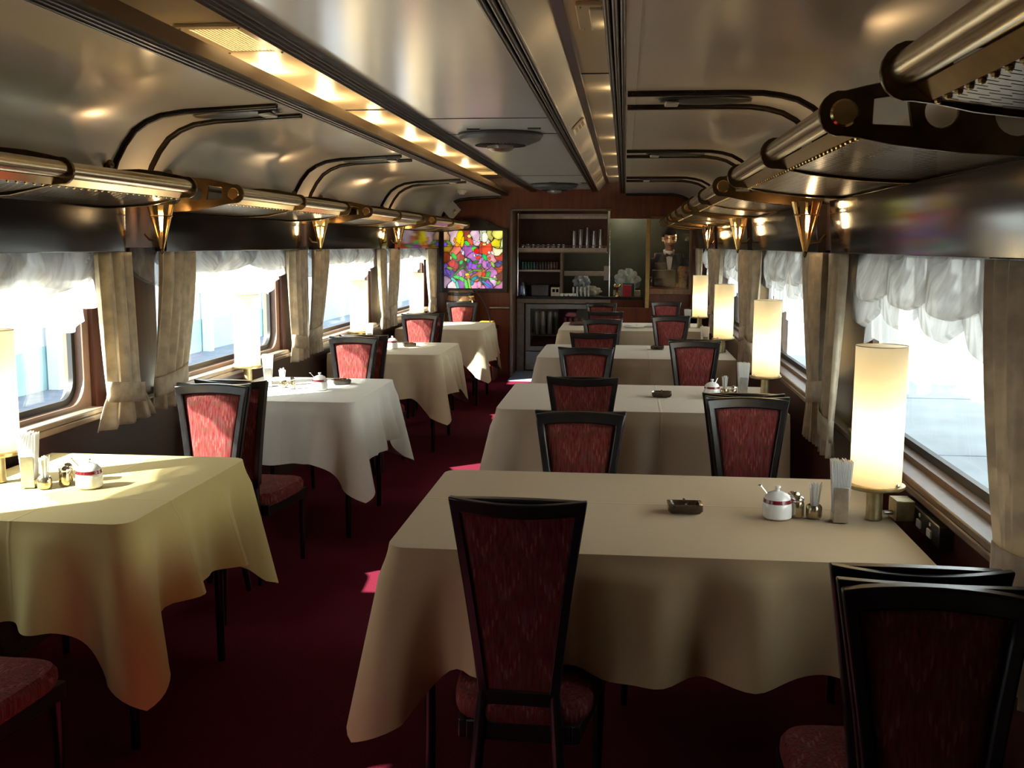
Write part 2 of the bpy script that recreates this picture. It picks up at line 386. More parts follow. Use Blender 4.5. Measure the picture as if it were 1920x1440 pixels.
# pelmet boards over the windows
struct(MB().box(-2.18, -2.10, YF, YB, 1.475, 1.66).build('trim_5', M_WALL)); struct(MB().box(0.80, 0.88, YF, YB, 1.475, 1.66).build('trim_6', M_WALLR))
for i, (a, b) in enumerate(((-1.2, 1.72), (2.0, 4.19), (4.58, 6.58), (6.92, 9.0), (9.34, YB))):
    struct(MB().extrude([(-2.12, 1.458), (-2.065, 1.458), (-2.060, 1.66), (-2.12, 1.66)], lambda p, q, h: (p, h, q), a, b).build('trim_pelmet_left_%d' % (i+1), M_PELMET, bevel=0.003))
for i, (a, b) in enumerate(((-1.2, 1.6), (1.75, 4.06), (4.34, 6.50), (6.78, 8.95), (9.2, YB))):
    struct(MB().extrude([(0.770, 1.466), (0.82, 1.466), (0.82, 1.66), (0.755, 1.66)], lambda p, q, h: (p, h, q), a, b).build('trim_pelmet_right_%d' % (i+1), M_PELMET, bevel=0.003))
# ceiling, one sheet over the whole car
LP = [(-2.12, 1.64), (-2.10, 1.70), (-2.085, 1.755), (-2.058, 1.83), (-2.02, 1.895), (-1.975, 1.95), (-1.92, 1.985), (-1.855, 2.010), (-1.755, 2.024), (-1.376, 2.043)]
RP = [(-0.012, 2.066), (0.40, 2.066), (0.50, 2.064), (0.57, 2.054), (0.63, 2.038), (0.685, 2.008), (0.735, 1.966), (0.77, 1.915), (0.795, 1.85), (0.81, 1.77), (0.82, 1.64)]
def sheet(name, prof, m, y0=YF, y1=YB, ny=1):
    b = MB()
    V = [[b.bm.verts.new((x, y0+(y1-y0)*j/ny, z)) for j in range(ny+1)] for x, z in prof]
    for p, q in zip(V, V[1:]):
        for j in range(ny): b.bm.faces.new((p[j], p[j+1], q[j+1], q[j]))
    return b.build(name, m, sharp=35)
struct(sheet('ceiling_left', LP, M_CEIL)); struct(sheet('ceiling_right', RP, M_CEIL))
struct(MB().box(-1.0, -0.37, YF, YB, 2.11, 2.125).build('ceiling', M_CEILC))
struct(sheet('ceiling_panel_left', [(-1.64, 2.06), (-1.64, 2.24), (-1.17, 2.24), (-1.055, 2.085)], M_LINER)); struct(sheet('ceiling_panel_right', [(-0.305, 2.085), (-0.2194, 2.18), (0.03, 2.18), (0.03, 2.06)], M_LINER))
struct(MB().box(-2.3, 1.0, YF, YE+0.1, 2.30, 2.36).build('roof', M_DARKMETAL))
def mould(name, poly, m, y0=YF, y1=YB): return struct(MB().extrude(poly, lambda a, b, h: (a, h, b), y0, y1).build(name, m, sharp=50))
def bead(x0, x1, z, h, n=3, top=0.05):
    """moulding profile with n rounded beads along its underside"""
    p = [(x0, z+top)]; w = (x1-x0)/n
    for k in range(n):
        for a in range(0, 7): t = PI*a/6; p.append((x0+w*k+w*0.5-math.cos(t)*w*0.46, z-math.sin(t)*h))
    p.append((x1, z+top)); return p
mould('trim_7', [(-1.400, 2.156), (-1.312, 2.064), (-1.318, 2.052), (-1.376, 2.046), (-1.384, 2.10), (-1.400, 2.145)], M_FASCIA)
mould('trim_8', bead(-1.378, -1.306, 2.052, 0.014, 3, 0.012), M_TRIM)
mould('trim_9', [(-0.060, 2.130), (-0.060, 2.072), (-0.006, 2.072), (-0.006, 2.130)], M_TRIM)
mould('trim_10', bead(-0.066, -0.004, 2.072, 0.012, 3, 0.012), M_TRIM)
mould('trim_11', bead(-1.064, -0.992, 2.098, 0.020, 3, 0.03), M_TRIM)
mould('trim_12', bead(-0.378, -0.300, 2.098, 0.020, 3, 0.03), M_TRIM)
mould('trim_13', [(-0.224, 2.188), (-0.2205, 2.170), (-0.190, 2.168), (-0.186, 2.188)], mat('chestnut strip', (0.13, 0.065, 0.034), 0.3, coat=0.3, var=0.2))
# panel seams on the ceiling
for y in (5.22, 5.95, 9.45, 10.9): struct(MB().box(-0.995, -0.375, y-0.002, y+0.002, 2.107, 2.112).build('trim_seam', M_RUBBER))
struct(MB().box(-0.19, 0.02, 4.35, 4.354, 2.176, 2.181).build('trim_seam', M_RUBBER))
struct(MB().box(-1.63, -1.18, 5.88, 5.884, 2.236, 2.241).build('trim_seam', M_RUBBER))
# arched ribs over the side ceilings
def rib(name, prof, y, dx):
    pts = [(x, y, z - 0.004) for x, z in prof]
    return struct(MB().tube(pts, 0.0165, 10).build(name, M_TRIM))
LPd = [(-2.098, 1.70)] + LP[2:-1] + [(-1.38, 2.043)]
RPd = [(0.0, 2.066)] + RP[1:-1] + [(0.812, 1.70)]
k = 0
for y in (4.12, 4.44, 6.46, 6.78, 8.80, 9.12): k += 1; rib('trim_rib_left_%d' % k, LPd, y, 1)
k = 0
for y in (4.07, 4.46, 6.50, 6.88, 8.98, 9.42): k += 1; rib('trim_rib_right_%d' % k, RPd, y, 1)
# walls across the car
struct(MB().box(-2.3, 1.0, YF-0.1, YF, -0.1, 2.36).build('wall_front', M_CEIL))
bw = MB()
bw.box(-2.2, -1.285, YB, YB+0.08, 0, 2.30); bw.box(-1.285, 0.90, YB, YB+0.08, 1.895, 2.30); bw.box(-0.17, 0.90, YB, YB+0.08, 1.79, 1.895)
bw.box(0.735, 0.90, YB, YB+0.08, 0, 1.79); bw.box(-0.10, 0.90, YB, YB+0.08, 0, 0.80)
struct(bw.build('wall_back', M_MAHOG, weld=False))
M_FRAME = mat('grey brown door frame', (0.19, 0.14, 0.10), 0.4, var=0.15)
fr = MB(); fr.box(-1.285, -1.258, YB-0.02, YB+0.09, 0, 1.895); fr.box(-1.285, -0.15, YB-0.02, YB+0.09, 1.875, 1.897)
struct(fr.build('trim_14', M_FRAME, bevel=0.003))
struct(MB().tube([(x, YB-0.012, z-0.006) for x, z in LPd], 0.026, 10).build('trim_15', M_TRIM))
struct(MB().tube([(x, YB-0.012, z-0.006) for x, z in RPd], 0.022, 10).build('trim_16', M_TRIM))
struct(MB().box(-1.30, 0.9, YE, YE+0.1, 0, 2.36).build('wall_pantry', mat('dark green pantry wall', (0.045, 0.055, 0.038), 0.35, var=0.25, scale=5)))
struct(MB().box(-1.33, -1.27, YB+0.08, YE, 0, 2.3).build('wall_pantry_side', M_MAHOG))
struct(MB().box(-1.30, 0.9, YB+0.08, YE, 2.05, 2.09).build('ceiling_pantry', M_CEIL))

# ------------------------------------------------------------------ outside
M_ASPH = mat('blue grey asphalt', (0.15, 0.18, 0.24), 0.9, var=0.2, scale=6)
M_CONC = mat('pale concrete platform', (0.20, 0.235, 0.265), 0.85, var=0.12, scale=2.0)
M_OUTW = mat('white painted hoarding', (0.86, 0.88, 0.90), 0.6, var=0.04, scale=2)
M_CYAN = mat('pale turquoise band', (0.40, 0.66, 0.68), 0.6, var=0.06, scale=2)
struct(MB().box(-40, -2.6, -30, 60, -0.45, -0.30).build('ground_street', M_ASPH))
struct(MB().box(1.15, 40, -30, 60, -0.25, -0.08).build('ground_platform', M_CONC))
struct(MB().box(-7.25, -7.1, -8, 34, -0.30, 2.1).build('wall_outside_left', M_OUTW)); struct(MB().box(-7.1, -7.08, -8, 34, -0.30, 0.24).build('trim_outside_band', M_CYAN))
for i, y in enumerate((8.2, 10.4, 12.2, 14.6, 17.0, 20.0)):
    tag(MB().box(-7.06, -6.92, y-0.07, y+0.07, -0.30, 2.1).build('fence_post', M_OUTW), 'white post standing against the white hoarding outside the narrow-table windows', 'post', 'white posts along the hoarding')
for i, y in enumerate((4.6, 7.9, 11.6)):
    tag(MB().box(2.9, 3.06, y-0.08, y+0.08, -0.08, 2.9).build('platform_post', M_OUTW), 'white post on the platform outside the wide-table windows', 'post', 'white posts on the platform')
struct(MB().box(6.0, 6.2, -10, 40, -0.1, 3.2).build('wall_outside_right', M_OUTW))
struct(MB().box(1.5, 3.0, -10, 40, 3.3, 3.45).build('platform_shade_slab', M_OUTW))  # unseen canopy, added to shade the platform
for y in (5.0, 8.1, 11.2, 14.3): struct(MB().box(1.2, 6.0, y, y+0.03, -0.082, -0.077).build('trim_platform_joint', M_ASPH))

# ------------------------------------------------------------------ tablecloths and tables
LEAVES = 1
def cloth(name, cx, cy, hx0, hx1, hy, wall, m, label, seed, drop=0.300, tip=0.19, folds=1.5, top=0.72, pleats=()):
    """cloth over a rectangular top whose wall end (wall = +1 or -1 in x) has no overhang"""
    rr = random.Random(seed); rc = 0.055
    # perimeter from the wall end round the aisle side back to the wall end, aisle side at -wall
    xa = hx0 if wall > 0 else hx1; xw = hx1 if wall > 0 else hx0; sx = -wall
    P = []
    L1 = abs(xw - xa) - rc; n1 = 60
    for i in range(n1): P.append((xw + (xa - sx*rc - xw)*i/n1, -hy, 0, -1))
    for i in range(13):
        a = PI/2*i/12; P.append((xa - sx*rc + sx*rc*math.sin(a), -hy + rc - rc*math.cos(a), sx*math.sin(a), -math.cos(a)))
    n2 = 46
    for i in range(1, n2): P.append((xa, -hy + rc + (2*hy-2*rc)*i/n2, sx, 0))
    for i in range(13):
        a = PI/2*i/12; P.append((xa - sx*rc + sx*rc*math.cos(a), hy - rc + rc*math.sin(a), sx*math.cos(a), math.sin(a)))
    for i in range(1, n1+1): P.append((xa - sx*rc + (xw - xa + sx*rc)*i/n1, hy, 0, 1))
    S = [0.0]
    for a, b in zip(P, P[1:]): S.append(S[-1] + math.hypot(b[0]-a[0], b[1]-a[1]))
    sc1 = L1 + rc*PI/4; sc2 = L1 + rc*PI/2 + 2*hy - 2*rc + rc*PI/4
    ph = [rr.uniform(0, 6.28) for _ in range(6)]; fr = [rr.uniform(0.85, 1.15) for _ in range(6)]
    nv = 22
    def off(s, t):
        v = 0.012 + 0.035*t
        v += folds*t*(0.016*math.sin(2*PI*s/0.30*fr[0] + ph[0]) + 0.010*math.sin(2*PI*s/0.17*fr[1] + ph[1]))
        for c in (sc1, sc2):
            d = s - c
            v += t*(0.080*math.exp(-(d/0.040)**2) - 0.040*math.exp(-((d-0.12)/0.06)**2) - 0.040*math.exp(-((d+0.12)/0.06)**2) + 0.03*math.exp(-((abs(d)-0.25)/0.06)**2))
        for (c, a_, w_) in pleats: v += a_*t**0.7*math.exp(-((s-c)/w_)**2)
        return v
    def dl(s):
        v = drop + 0.012*math.sin(2*PI*s/0.7 + ph[2])
        for c in (sc1, sc2):
            d = abs(s - c); v += tip*max(0, 1 - d/0.20)**1.4
        return v
    b = MB(); uvl = b.bm.loops.layers.uv.verify()
    rows = []
    for (x, y, nx, ny), s in zip(P, S):
        row = []
        for j in range(nv+1):
            t = j/nv; d = dl(s)
            if t == 0: row.append(b.bm.verts.new((x, y, 0.0))); continue
            tt = t; o = off(s, tt); rd = min(1.0, t*6)
            row.append(b.bm.verts.new((x + nx*(o*rd), y + ny*(o*rd), -d*tt*(0.985) - 0.004*rd)))
        rows.append(row)
    for a, c in zip(rows, rows[1:]):
        for j in range(nv): b.bm.faces.new((a[j], a[j+1], c[j+1], c[j]))
    # top: strips between the two long edges
    n = len(rows); h = n//2
    for i in range(h):
        A, B, Cc, D = rows[i][0], rows[i+1][0], rows[n-2-i][0], rows[n-1-i][0]
        if len({A, B, Cc, D}) == 4: b.bm.faces.new((A, B, Cc, D))
        elif len({A, B, D}) == 3 and B is not D: b.bm.faces.new((A, B, D))
    o = b.build(name, m, None, (cx, cy, top), sharp=60)
    return tag(o, label, 'tablecloth', 'cloths on the dining tables')
def table(name, label, cx, cy, hx0, hx1, hy, wall):
    t = thing(name, label, 'table', (cx, cy, 0), 0, 'dining tables under cloths')
    MB().extrude(rrect(hx0+0.006, hx1-0.004, -hy+0.006, hy-0.006, 0.06, 8), lambda a, b, h: (a, b, h), 0.692, 0.714).build('tabletop', M_BLACK, t, bevel=0.004)
    MB().box(hx0+0.06, hx1-0.03, -hy+0.10, hy-0.10, 0.63, 0.69).build('apron', M_BLACK, t)
    for sx in (hx0+0.09, hx1-0.07):
        for sy in (-hy+0.13, hy-0.13): MB().tube([(sx, sy, 0.69), (sx, sy, 0.0)], [0.018, 0.014], 10).build('leg', M_BLACK, t)
    return t
ORD = ['nearest', 'second', 'third', 'farthest']
RT = [(3.035, 0.475, 0.0), (5.35, 0.48, 0.0), (7.70, 0.50, 0.0), (10.10, 0.52, 0.0)]
LT = [(3.15, 0.465), (5.44, 0.465), (7.725, 0.47), (9.99, 0.50)]
C_BEIGE = cloth_mat('beige table linen', (0.50, 0.355, 0.19), (('Y', 0.06),))
C_PALE = cloth_mat('pale beige table linen', (0.55, 0.46, 0.345), (('X', 0.1), ('Y', 0.0)))
C_CREAM = cloth_mat('cream table linen', (0.68, 0.58, 0.40), (('X', 0.05), ('Y', 0.0)))
C_YEL = cloth_mat('yellow table linen', (0.66, 0.52, 0.20), (('X', 0.02), ('Y', 0.16), ('Y', -0.18)))
C_WHITE = cloth_mat('white table linen', (0.80, 0.79, 0.73), (('X', 0.05), ('Y', 0.1)))
rcl = ['darker beige cloth on the wide table nearest the camera', 'pale beige cloth on the second wide table from the camera', 'pale beige cloth on the third wide table from the camera', 'cream cloth on the wide table by the bar, strewn with papers']
lcl = ['yellow cloth on the narrow table nearest the camera', 'white cloth on the second narrow table, sunlit along its window end', 'cream cloth on the third narrow table from the camera', 'cream cloth on the narrow table below the stained glass']
for k, (y, hy, _) in enumerate(RT):
    cloth('tablecloth', 0.08, y, -0.68, 0.69, hy, 1, (C_BEIGE, C_PALE, C_PALE, C_CREAM)[k], rcl[k], 31+k, pleats=[(0.43, 0.055, 0.05), (0.33, -0.035, 0.05), (0.55, -0.02, 0.06), (0.72, 0.03, 0.10)] if k == 0 else [])
    table('dining_table', 'wide four-seat table under the %s' % ('darker beige cloth nearest the camera', 'second pale cloth from the camera', 'third pale cloth from the camera', 'cream cloth by the bar counter')[k], 0.08, y, -0.68, 0.69, hy, 1)
for k, (y, hy) in enumerate(LT):
    cloth('tablecloth', -1.72, y, -0.385, (0.365, 0.405, 0.425, 0.43)[k], hy, -1, (C_YEL, C_WHITE, C_CREAM, C_CREAM)[k], lcl[k], 51+k, tip=0.20)
    table('dining_table', 'narrow two-seat table under the %s' % ('yellow cloth', 'white sunlit cloth', 'third cloth from the camera, cream', 'cream cloth below the stained glass')[k], -1.72, y, -0.385, (0.365, 0.405, 0.425, 0.43)[k], hy, -1)

# ------------------------------------------------------------------ chairs (local: sitter looks to +y, back near y = 0)
def half_w(z, top=0.163, bot=0.098):
    t = max(0.0, min(1.0, (z-0.40)/0.51)); return bot + (top-bot)*t**1.25
def back_y(z): return 0.055*(1-(z-0.40)/0.51)
def make_chair():
    t = thing('dining_chair', 'x', 'chair', (0,0,0), 0, 'black framed dining chairs')
    def outline(top, inset, z0, dip, n=12):
        pts = []
        for i in range(n+1):
            z = z0 + (top-z0)*i/n; pts.append((half_w(z)-inset, z))
        for i in range(1, 9):
            u = 1-2*i/9; pts.append((u*(half_w(top)-inset), top - dip*(1-u*u)))
        for i in range(n, -1, -1):
            z = z0 + (top-z0)*i/n; pts.append((-(half_w(z)-inset), z))
        return pts
    def to3(yo):
        return lambda a, b, h: (a, back_y(b) + h + yo + 0.020*(a/0.16)**2, b)
    MB().plate([outline(0.910, 0.0, 0.38, 0.010), outline(0.874, 0.024, 0.43, 0.008)], to3(0), -0.016, 0.008).build('rear_frame', M_BLACK, t, bevel=0.004)
    MB().plate([outline(0.900, 0.004, 0.43, -0.008), outline(0.862, 0.030, 0.46, -0.006)], to3(0), 0.010, 0.040).build('front_frame', M_BLACK, t, bevel=0.005)
    MB().plate([outline(0.876, 0.022, 0.428, 0.008)], to3(0), -0.010, 0.000).build('rear_panel', M_FAB, t)
    # padded front panel
    def pad(u, v):
        z = 0.455 + (0.866-0.455)*v; w = half_w(z) - 0.028; x = (2*u-1)*w
        return Vector((x, back_y(z) + 0.020*(x/0.16)**2 + 0.020 + 0.018*(1-(2*u-1)**4)*(1-(2*v-1)**6), z + 0.006*v*(1-(2*u-1)**2)))
    MB().grid(pad, 12, 20).build('backrest', M_FAB, t, solid=0.004)
    def seat_pt(u, v):
        a = 2*PI*u; c, s_ = math.cos(a), math.sin(a)
        sx = math.copysign(abs(c)**0.42, c); sy = math.copysign(abs(s_)**0.42, s_)
        w = 0.165 + 0.035*(sy*0.5+0.5)
        r, z = [(0.97, 0.345), (1.0, 0.362), (1.0, 0.382), (0.95, 0.398), (0.8, 0.405), (0.5, 0.409), (0.001, 0.411)][min(6, int(round(v*6)))]
        return Vector((sx*w*r, 0.245 + sy*0.205*r, z))
    MB().grid(seat_pt, 40, 6, True).build('seat', M_FAB, t)
    m = MB()
    for f in (0.30,): m.box(-0.165, 0.165, 0.405, 0.425, f, 0.348)
    for sx in (-1, 1): m.obox((sx*0.160, 0.235, 0.325), (0.010, 0, 0), (sx*0.022, 0.19, 0), (0, 0, 0.024))
    m.box(-0.13, 0.13, 0.045, 0.062, 0.30, 0.348)
    m.build('seat_rail', M_BLACK, t, bevel=0.004)
    for sx in (-1, 1):
        MB().tube([(sx*0.172, 0.405, 0.34), (sx*0.172, 0.408, 0.18), (sx*0.168, 0.41, 0.0)], [0.017, 0.014, 0.011], 10).build('leg', M_BLACK, t)
        MB().tube([(sx*0.086, 0.055, 0.43), (sx*0.092, 0.050, 0.36), (sx*0.105, 0.030, 0.18), (sx*0.118, -0.005, 0.0)], [0.013, 0.016, 0.015, 0.012], 10).build('leg', M_BLACK, t)
    return t
CH0 = make_chair(); used = [False]
def chair(x, y, face, label, rz=0.0, group='black framed dining chairs'):
    """(x, y) = middle of the top rail; face +1 looks down the car, -1 looks at the camera"""
    a = (0 if face > 0 else PI) + rz
    if not used[0]:
        used[0] = True; CH0.location = (x, y, 0); CH0.rotation_euler = (0, 0, a); CH0['label'] = label; CH0['group'] = group; return CH0
    return dup(CH0, (x, y, 0), a, label, group)
chair(-0.238, 2.335, 1, 'chair standing with its back to the camera before the darker beige cloth', rz=-0.04)
chair(-0.147, 3.69, -1, 'aisle-side chair facing the camera behind the darker beige cloth')
chair(-0.179, 4.63, 1, 'aisle-side chair with its back to the camera at the second wide table', rz=-0.02)
chair(-0.215, 6.05, -1, 'aisle-side chair facing the camera behind the second wide table')
chair(-0.200, 7.03, 1, 'aisle-side chair with its back to the camera at the third wide table')
chair(-0.169, 8.45, -1, 'aisle-side chair facing the camera behind the third wide table')
chair(-0.166, 9.37, 1, 'aisle-side chair with its back to the camera at the wide table by the bar')
chair(-0.231, 10.86, -1, 'aisle-side chair facing the camera in front of the bar counter')
chair(0.545, 1.845, -1, 'largest chair, cut off by the frame below the switch box, facing the camera', rz=-0.07)
chair(0.548, 1.905, 1, 'chair turned away, back to back with the large chair cut off by the frame', rz=-0.02)
chair(0.484, 4.125, -1, 'window-side chair facing the camera behind the darker beige cloth')
chair(0.480, 4.19, 1, 'window-side chair at the second wide table, back to back with the first row')
chair(0.440, 6.56, -1, 'window-side chair facing the camera behind the second wide table')
chair(0.446, 6.625, 1, 'window-side chair at the third wide table, mostly hidden back to back')
chair(0.390, 8.86, -1, 'window-side chair facing the camera behind the third wide table')
chair(0.40, 8.925, 1, 'window-side chair at the wide table by the bar, mostly hidden back to back')
chair(0.440, 11.19, -1, 'window-side chair facing the camera below the waiter')
chair(-1.64, 2.07, 1, 'chair of which only the seat shows, at the near end of the yellow cloth')
chair(-1.717, 4.236, -1, 'chair facing the camera behind the yellow cloth, sun patch on its back')
chair(-1.69, 4.32, 1, 'chair with empty seat pulled out before the white cloth, back to back', rz=-0.03)
chair(-1.717, 6.55, -1, 'chair facing the camera behind the white cloth')
chair(-1.685, 6.645, 1, 'chair before the third narrow table, back to back with the one behind the white cloth')
chair(-1.730, 8.80, -1, 'chair facing the camera behind the third narrow table')
chair(-1.70, 8.89, 1, 'chair before the narrow table below the stained glass, back to back')
chair(-1.655, 10.68, -1, 'sunlit chair facing the camera below the stained glass')

# ------------------------------------------------------------------ tableware
ZTAB = 0.724
SIDE = {('R', 0): 'darker beige cloth', ('R', 1): 'second wide table', ('R', 2): 'third wide table', ('R', 3): 'wide table by the bar', ('L', 0): 'yellow cloth', ('L', 1): 'white cloth', ('L', 2): 'third narrow table', ('L', 3): 'narrow table below the stained glass'}
def make_lamp():
    t = thing('table_lamp', 'x', 'lamp', (0,0,0), 0, 'cylinder table lamps')
    MB().lathe([(0.024, 0.0), (0.024, 0.006), (0.0225, 0.010), (0.0225, 0.092), (0.0, 0.092)], seg=24).build('base', M_OLIVE, t)
    MB().lathe([(0.0, 0.088), (0.076, 0.090), (0.081, 0.095), (0.081, 0.101), (0.074, 0.103), (0.0, 0.102)], seg=40).build('dish', M_OLIVE, t)
    for a in (-0.9, 1.2, 3.3): MB().ball((0.074*math.cos(a), 0.074*math.sin(a), 0.108), 0.0065, 8, 6).build('thumb_screw', M_CHROME, t)
    sh = MB(); sh.grid(lambda u, v: Vector((0.070*math.cos(2*PI*u), 0.070*math.sin(2*PI*u), 0.105 + 0.388*v)), 48, 8, True)
    sh = sh.build('shade', M_SHADE, t)
    MB().tube([(0.070*math.cos(2*PI*k/36), 0.070*math.sin(2*PI*k/36), 0.493) for k in range(37)], 0.0012, 6, False).build('rim', M_OLIVE, sh)
    MB().tube([(0, 0, 0.10), (0, 0, 0.155)], 0.011, 10).build('socket', M_WHITEPL, t)
    MB().lathe([(0.0, 0.15), (0.012, 0.155), (0.017, 0.18), (0.017, 0.205), (0.012, 0.225), (0.0, 0.23)], seg=16).build('bulb', emis('lamp bulb', (1.0, 0.78, 0.45), 9.0), t)
    light('lamp_light', (0, 0, 0.262), 1.35, (1.0, 0.72, 0.38), 0.02, t)
    return t
def copy_all(root, loc, rotz, label, group=None): return dup(root, loc, rotz, label, group)
lampspots = [('R', 0, 0.716, 2.99), ('R', 1, 0.735, 5.48), ('R', 2, 0.722, 7.72), ('R', 3, 0.715, 10.05), ('L', 0, -2.01, 3.13), ('L', 1, -2.065, 5.56), ('L', 2, -2.045, 7.95), ('L', 3, -2.04, 10.2)]
LAMP = make_lamp()
for i, (s, k, x, y) in enumerate(lampspots):
    lab = 'lit cylinder table lamp at the window end of the ' + SIDE[(s, k)]
    if i == 0: LAMP.location = (x, y, ZTAB); LAMP['label'] = lab
    else: dup(LAMP, (x, y, ZTAB), 0.4*i, lab)
def make_sugar():
    t = thing('sugar_bowl', 'x', 'sugar bowl', (0,0,0), 0, 'white sugar bowls')
    b = MB().lathe([(0.0, 0.0), (0.037, 0.0), (0.041, 0.004), (0.0415, 0.028), (0.039, 0.045), (0.0375, 0.047)], seg=36, cap=False).build('bowl', M_CHINA, t)
    MB().lathe([(0.0392, 0.0445), (0.0405, 0.046), (0.0385, 0.055), (0.0365, 0.0555)], seg=36, cap=False).build('band', M_MAROON, b)
    l = MB().lathe([(0.0372, 0.054), (0.036, 0.060), (0.028, 0.070), (0.014, 0.0765), (0.006, 0.078), (0.005, 0.083), (0.0085, 0.088), (0.007, 0.092), (0.0, 0.093)], seg=32, cap=False).build('lid', M_CHINA, t)
    s = MB().tube([(-0.026, 0, 0.062), (-0.035, 0, 0.075), (-0.048, 0, 0.090)], [0.0016, 0.0016, 0.0022], 8)
    s.ball((-0.050, 0, 0.092), 0.0042, 10, 6, (1.4, 1, 0.6)); s.build('spoon', M_CHROME, t)
    return t
def make_shaker():
    t = thing('salt_shaker', 'x', 'shaker', (0,0,0), 0, 'glass shakers with metal tops')
    MB().lathe([(0.0, 0.0), (0.017, 0.0), (0.0185, 0.004), (0.0185, 0.040), (0.016, 0.046)], seg=24, cap=False).build('body', mat('smoked steel body', (0.45, 0.37, 0.24), 0.18, 0.9, var=0.2), t)
    MB().lathe([(0.0175, 0.045), (0.0185, 0.049), (0.0175, 0.055), (0.011, 0.061), (0.0, 0.063)], seg=24, cap=False).build('cap', M_CHROME, t)
    return t
def make_picks():
    t = thing('toothpick_holder', 'x', 'toothpick holder', (0,0,0), 0, 'toothpick holders')
    MB().lathe([(0.0, 0.0), (0.021, 0.0), (0.0225, 0.004), (0.0225, 0.030), (0.019, 0.036), (0.015, 0.036), (0.015, 0.010), (0.0, 0.010)], seg=24, cap=False).build('cup', mat('smoked steel body', (0.45, 0.37, 0.24), 0.18, 0.9), t)
    rr = random.Random(3); m = MB()
    for i in range(22):
        a = rr.uniform(0, 6.28); q = rr.uniform(0.2, 1)
        bx, by = 0.009*q*math.cos(a), 0.009*q*math.sin(a); tx, ty = 0.021*q*math.cos(a), 0.018*q*math.sin(a); h = rr.uniform(0.082, 0.100)
        m.obox(((bx+tx)/2, (by+ty)/2, h/2+0.008), (0.0024*math.cos(a+1.3), 0.0024*math.sin(a+1.3), 0), (-0.0005*math.sin(a+1.3), 0.0005*math.cos(a+1.3), 0), ((tx-bx)/2, (ty-by)/2, h/2-0.004))
    m.build('wrapped_toothpicks', M_PAPER, t)
    return t
def make_napkins():
    t = thing('napkin_holder', 'x', 'napkin holder', (0,0,0), 0, 'napkin holders filled with paper napkins')
    b = MB()
    b.box(-0.018, 0.018, -0.024, 0.024, 0.0, 0.003)
    b.obox((0.0, -0.0255, 0.050), (0.0195, 0, 0), (0, 0.0012, 0), (0, 0, 0.050)); b.obox((0.0, 0.0255, 0.050), (0.0195, 0, 0), (0, 0.0012, 0), (0, 0, 0.050))
    b.obox((-0.0195, 0, 0.012), (0.001, 0, 0), (0, 0.0255, 0), (0, 0, 0.012)); b.obox((0.0195, 0, 0.012), (0.001, 0, 0), (0, 0.0255, 0), (0, 0, 0.012))
    b.build('holder', M_STEEL, t, bevel=0.0008)
    m = MB(); rr = random.Random(5)
    for i in range(15):
        f = -0.0165 + 0.033*i/14; lean = f*0.75; h = 0.168 + rr.uniform(-0.004, 0.004)
        m.obox((f + lean/2, 0, h/2+0.004), (0.0008, 0, 0), (0, 0.0225, 0), (lean*0.5, 0.0, h/2))
    n = m.build('paper_napkins', M_PAPER, t)
    q = MB().lathe([(0.0105, 0), (0.0125, 0)], seg=24, cap=False).build('printed_ring', mat('grey green print', (0.25, 0.38, 0.33), 0.7), n)
    q.rotation_euler = (0, -PI/2 + 0.0, 0); q.location = (-0.0262, 0.0, 0.118); q.rotation_euler = (0, -PI/2 - 0.07, 0)
    return t
def make_ashtray():
    t = thing('ashtray', 'x', 'ashtray', (0,0,0), 0, 'smoked glass ashtrays')
    m = MB(); hx, hy = 0.050, 0.040
    o = rrect(-hx, hx, -hy, hy, 0.010, 4); i_ = rrect(-hx*0.8, hx*0.8, -hy*0.75, hy*0.75, 0.010, 4); bt = rrect(-hx*0.86, hx*0.86, -hy*0.86, hy*0.86, 0.009, 4); fl = rrect(-hx*0.6, hx*0.6, -hy*0.55, hy*0.55, 0.008, 4)
    rings = [[m.bm.verts.new((a, b, z)) for a, b in L] for L, z in ((bt, 0), (o, 0.008), (o, 0.024), (i_, 0.026), (fl, 0.008))]
    nn = len(o)
    for A, B in zip(rings, rings[1:]):
        for k in range(nn): m.bm.faces.new((A[k], A[(k+1) % nn], B[(k+1) % nn], B[k]))
    m.bm.faces.new(rings[0][::-1]); m.bm.faces.new(rings[-1]); m.build('tray', M_ASH, t)
    e = MB()
    for sx, sy in ((0, 1), (0, -1)): e.tube([(sx*hx*0.9, sy*hy*0.72, 0.0265), (sx*hx*0.9, sy*hy*0.98, 0.0255)], 0.004, 8)
    e.build('cigarette_rest', mat('amber glass notch', (0.16, 0.08, 0.04), 0.1), t)
    return t
kinds = {'sugar': (make_sugar, 'white sugar bowl with maroon band and spoon on the '), 'shaker': (make_shaker, 'small shaker with a chrome cap on the '), 'picks': (make_picks, 'toothpick holder with wrapped picks on the '), 'napkin': (make_napkins, 'steel holder full of white napkins on the '), 'ash': (make_ashtray, 'smoked brown glass ashtray on the ')}
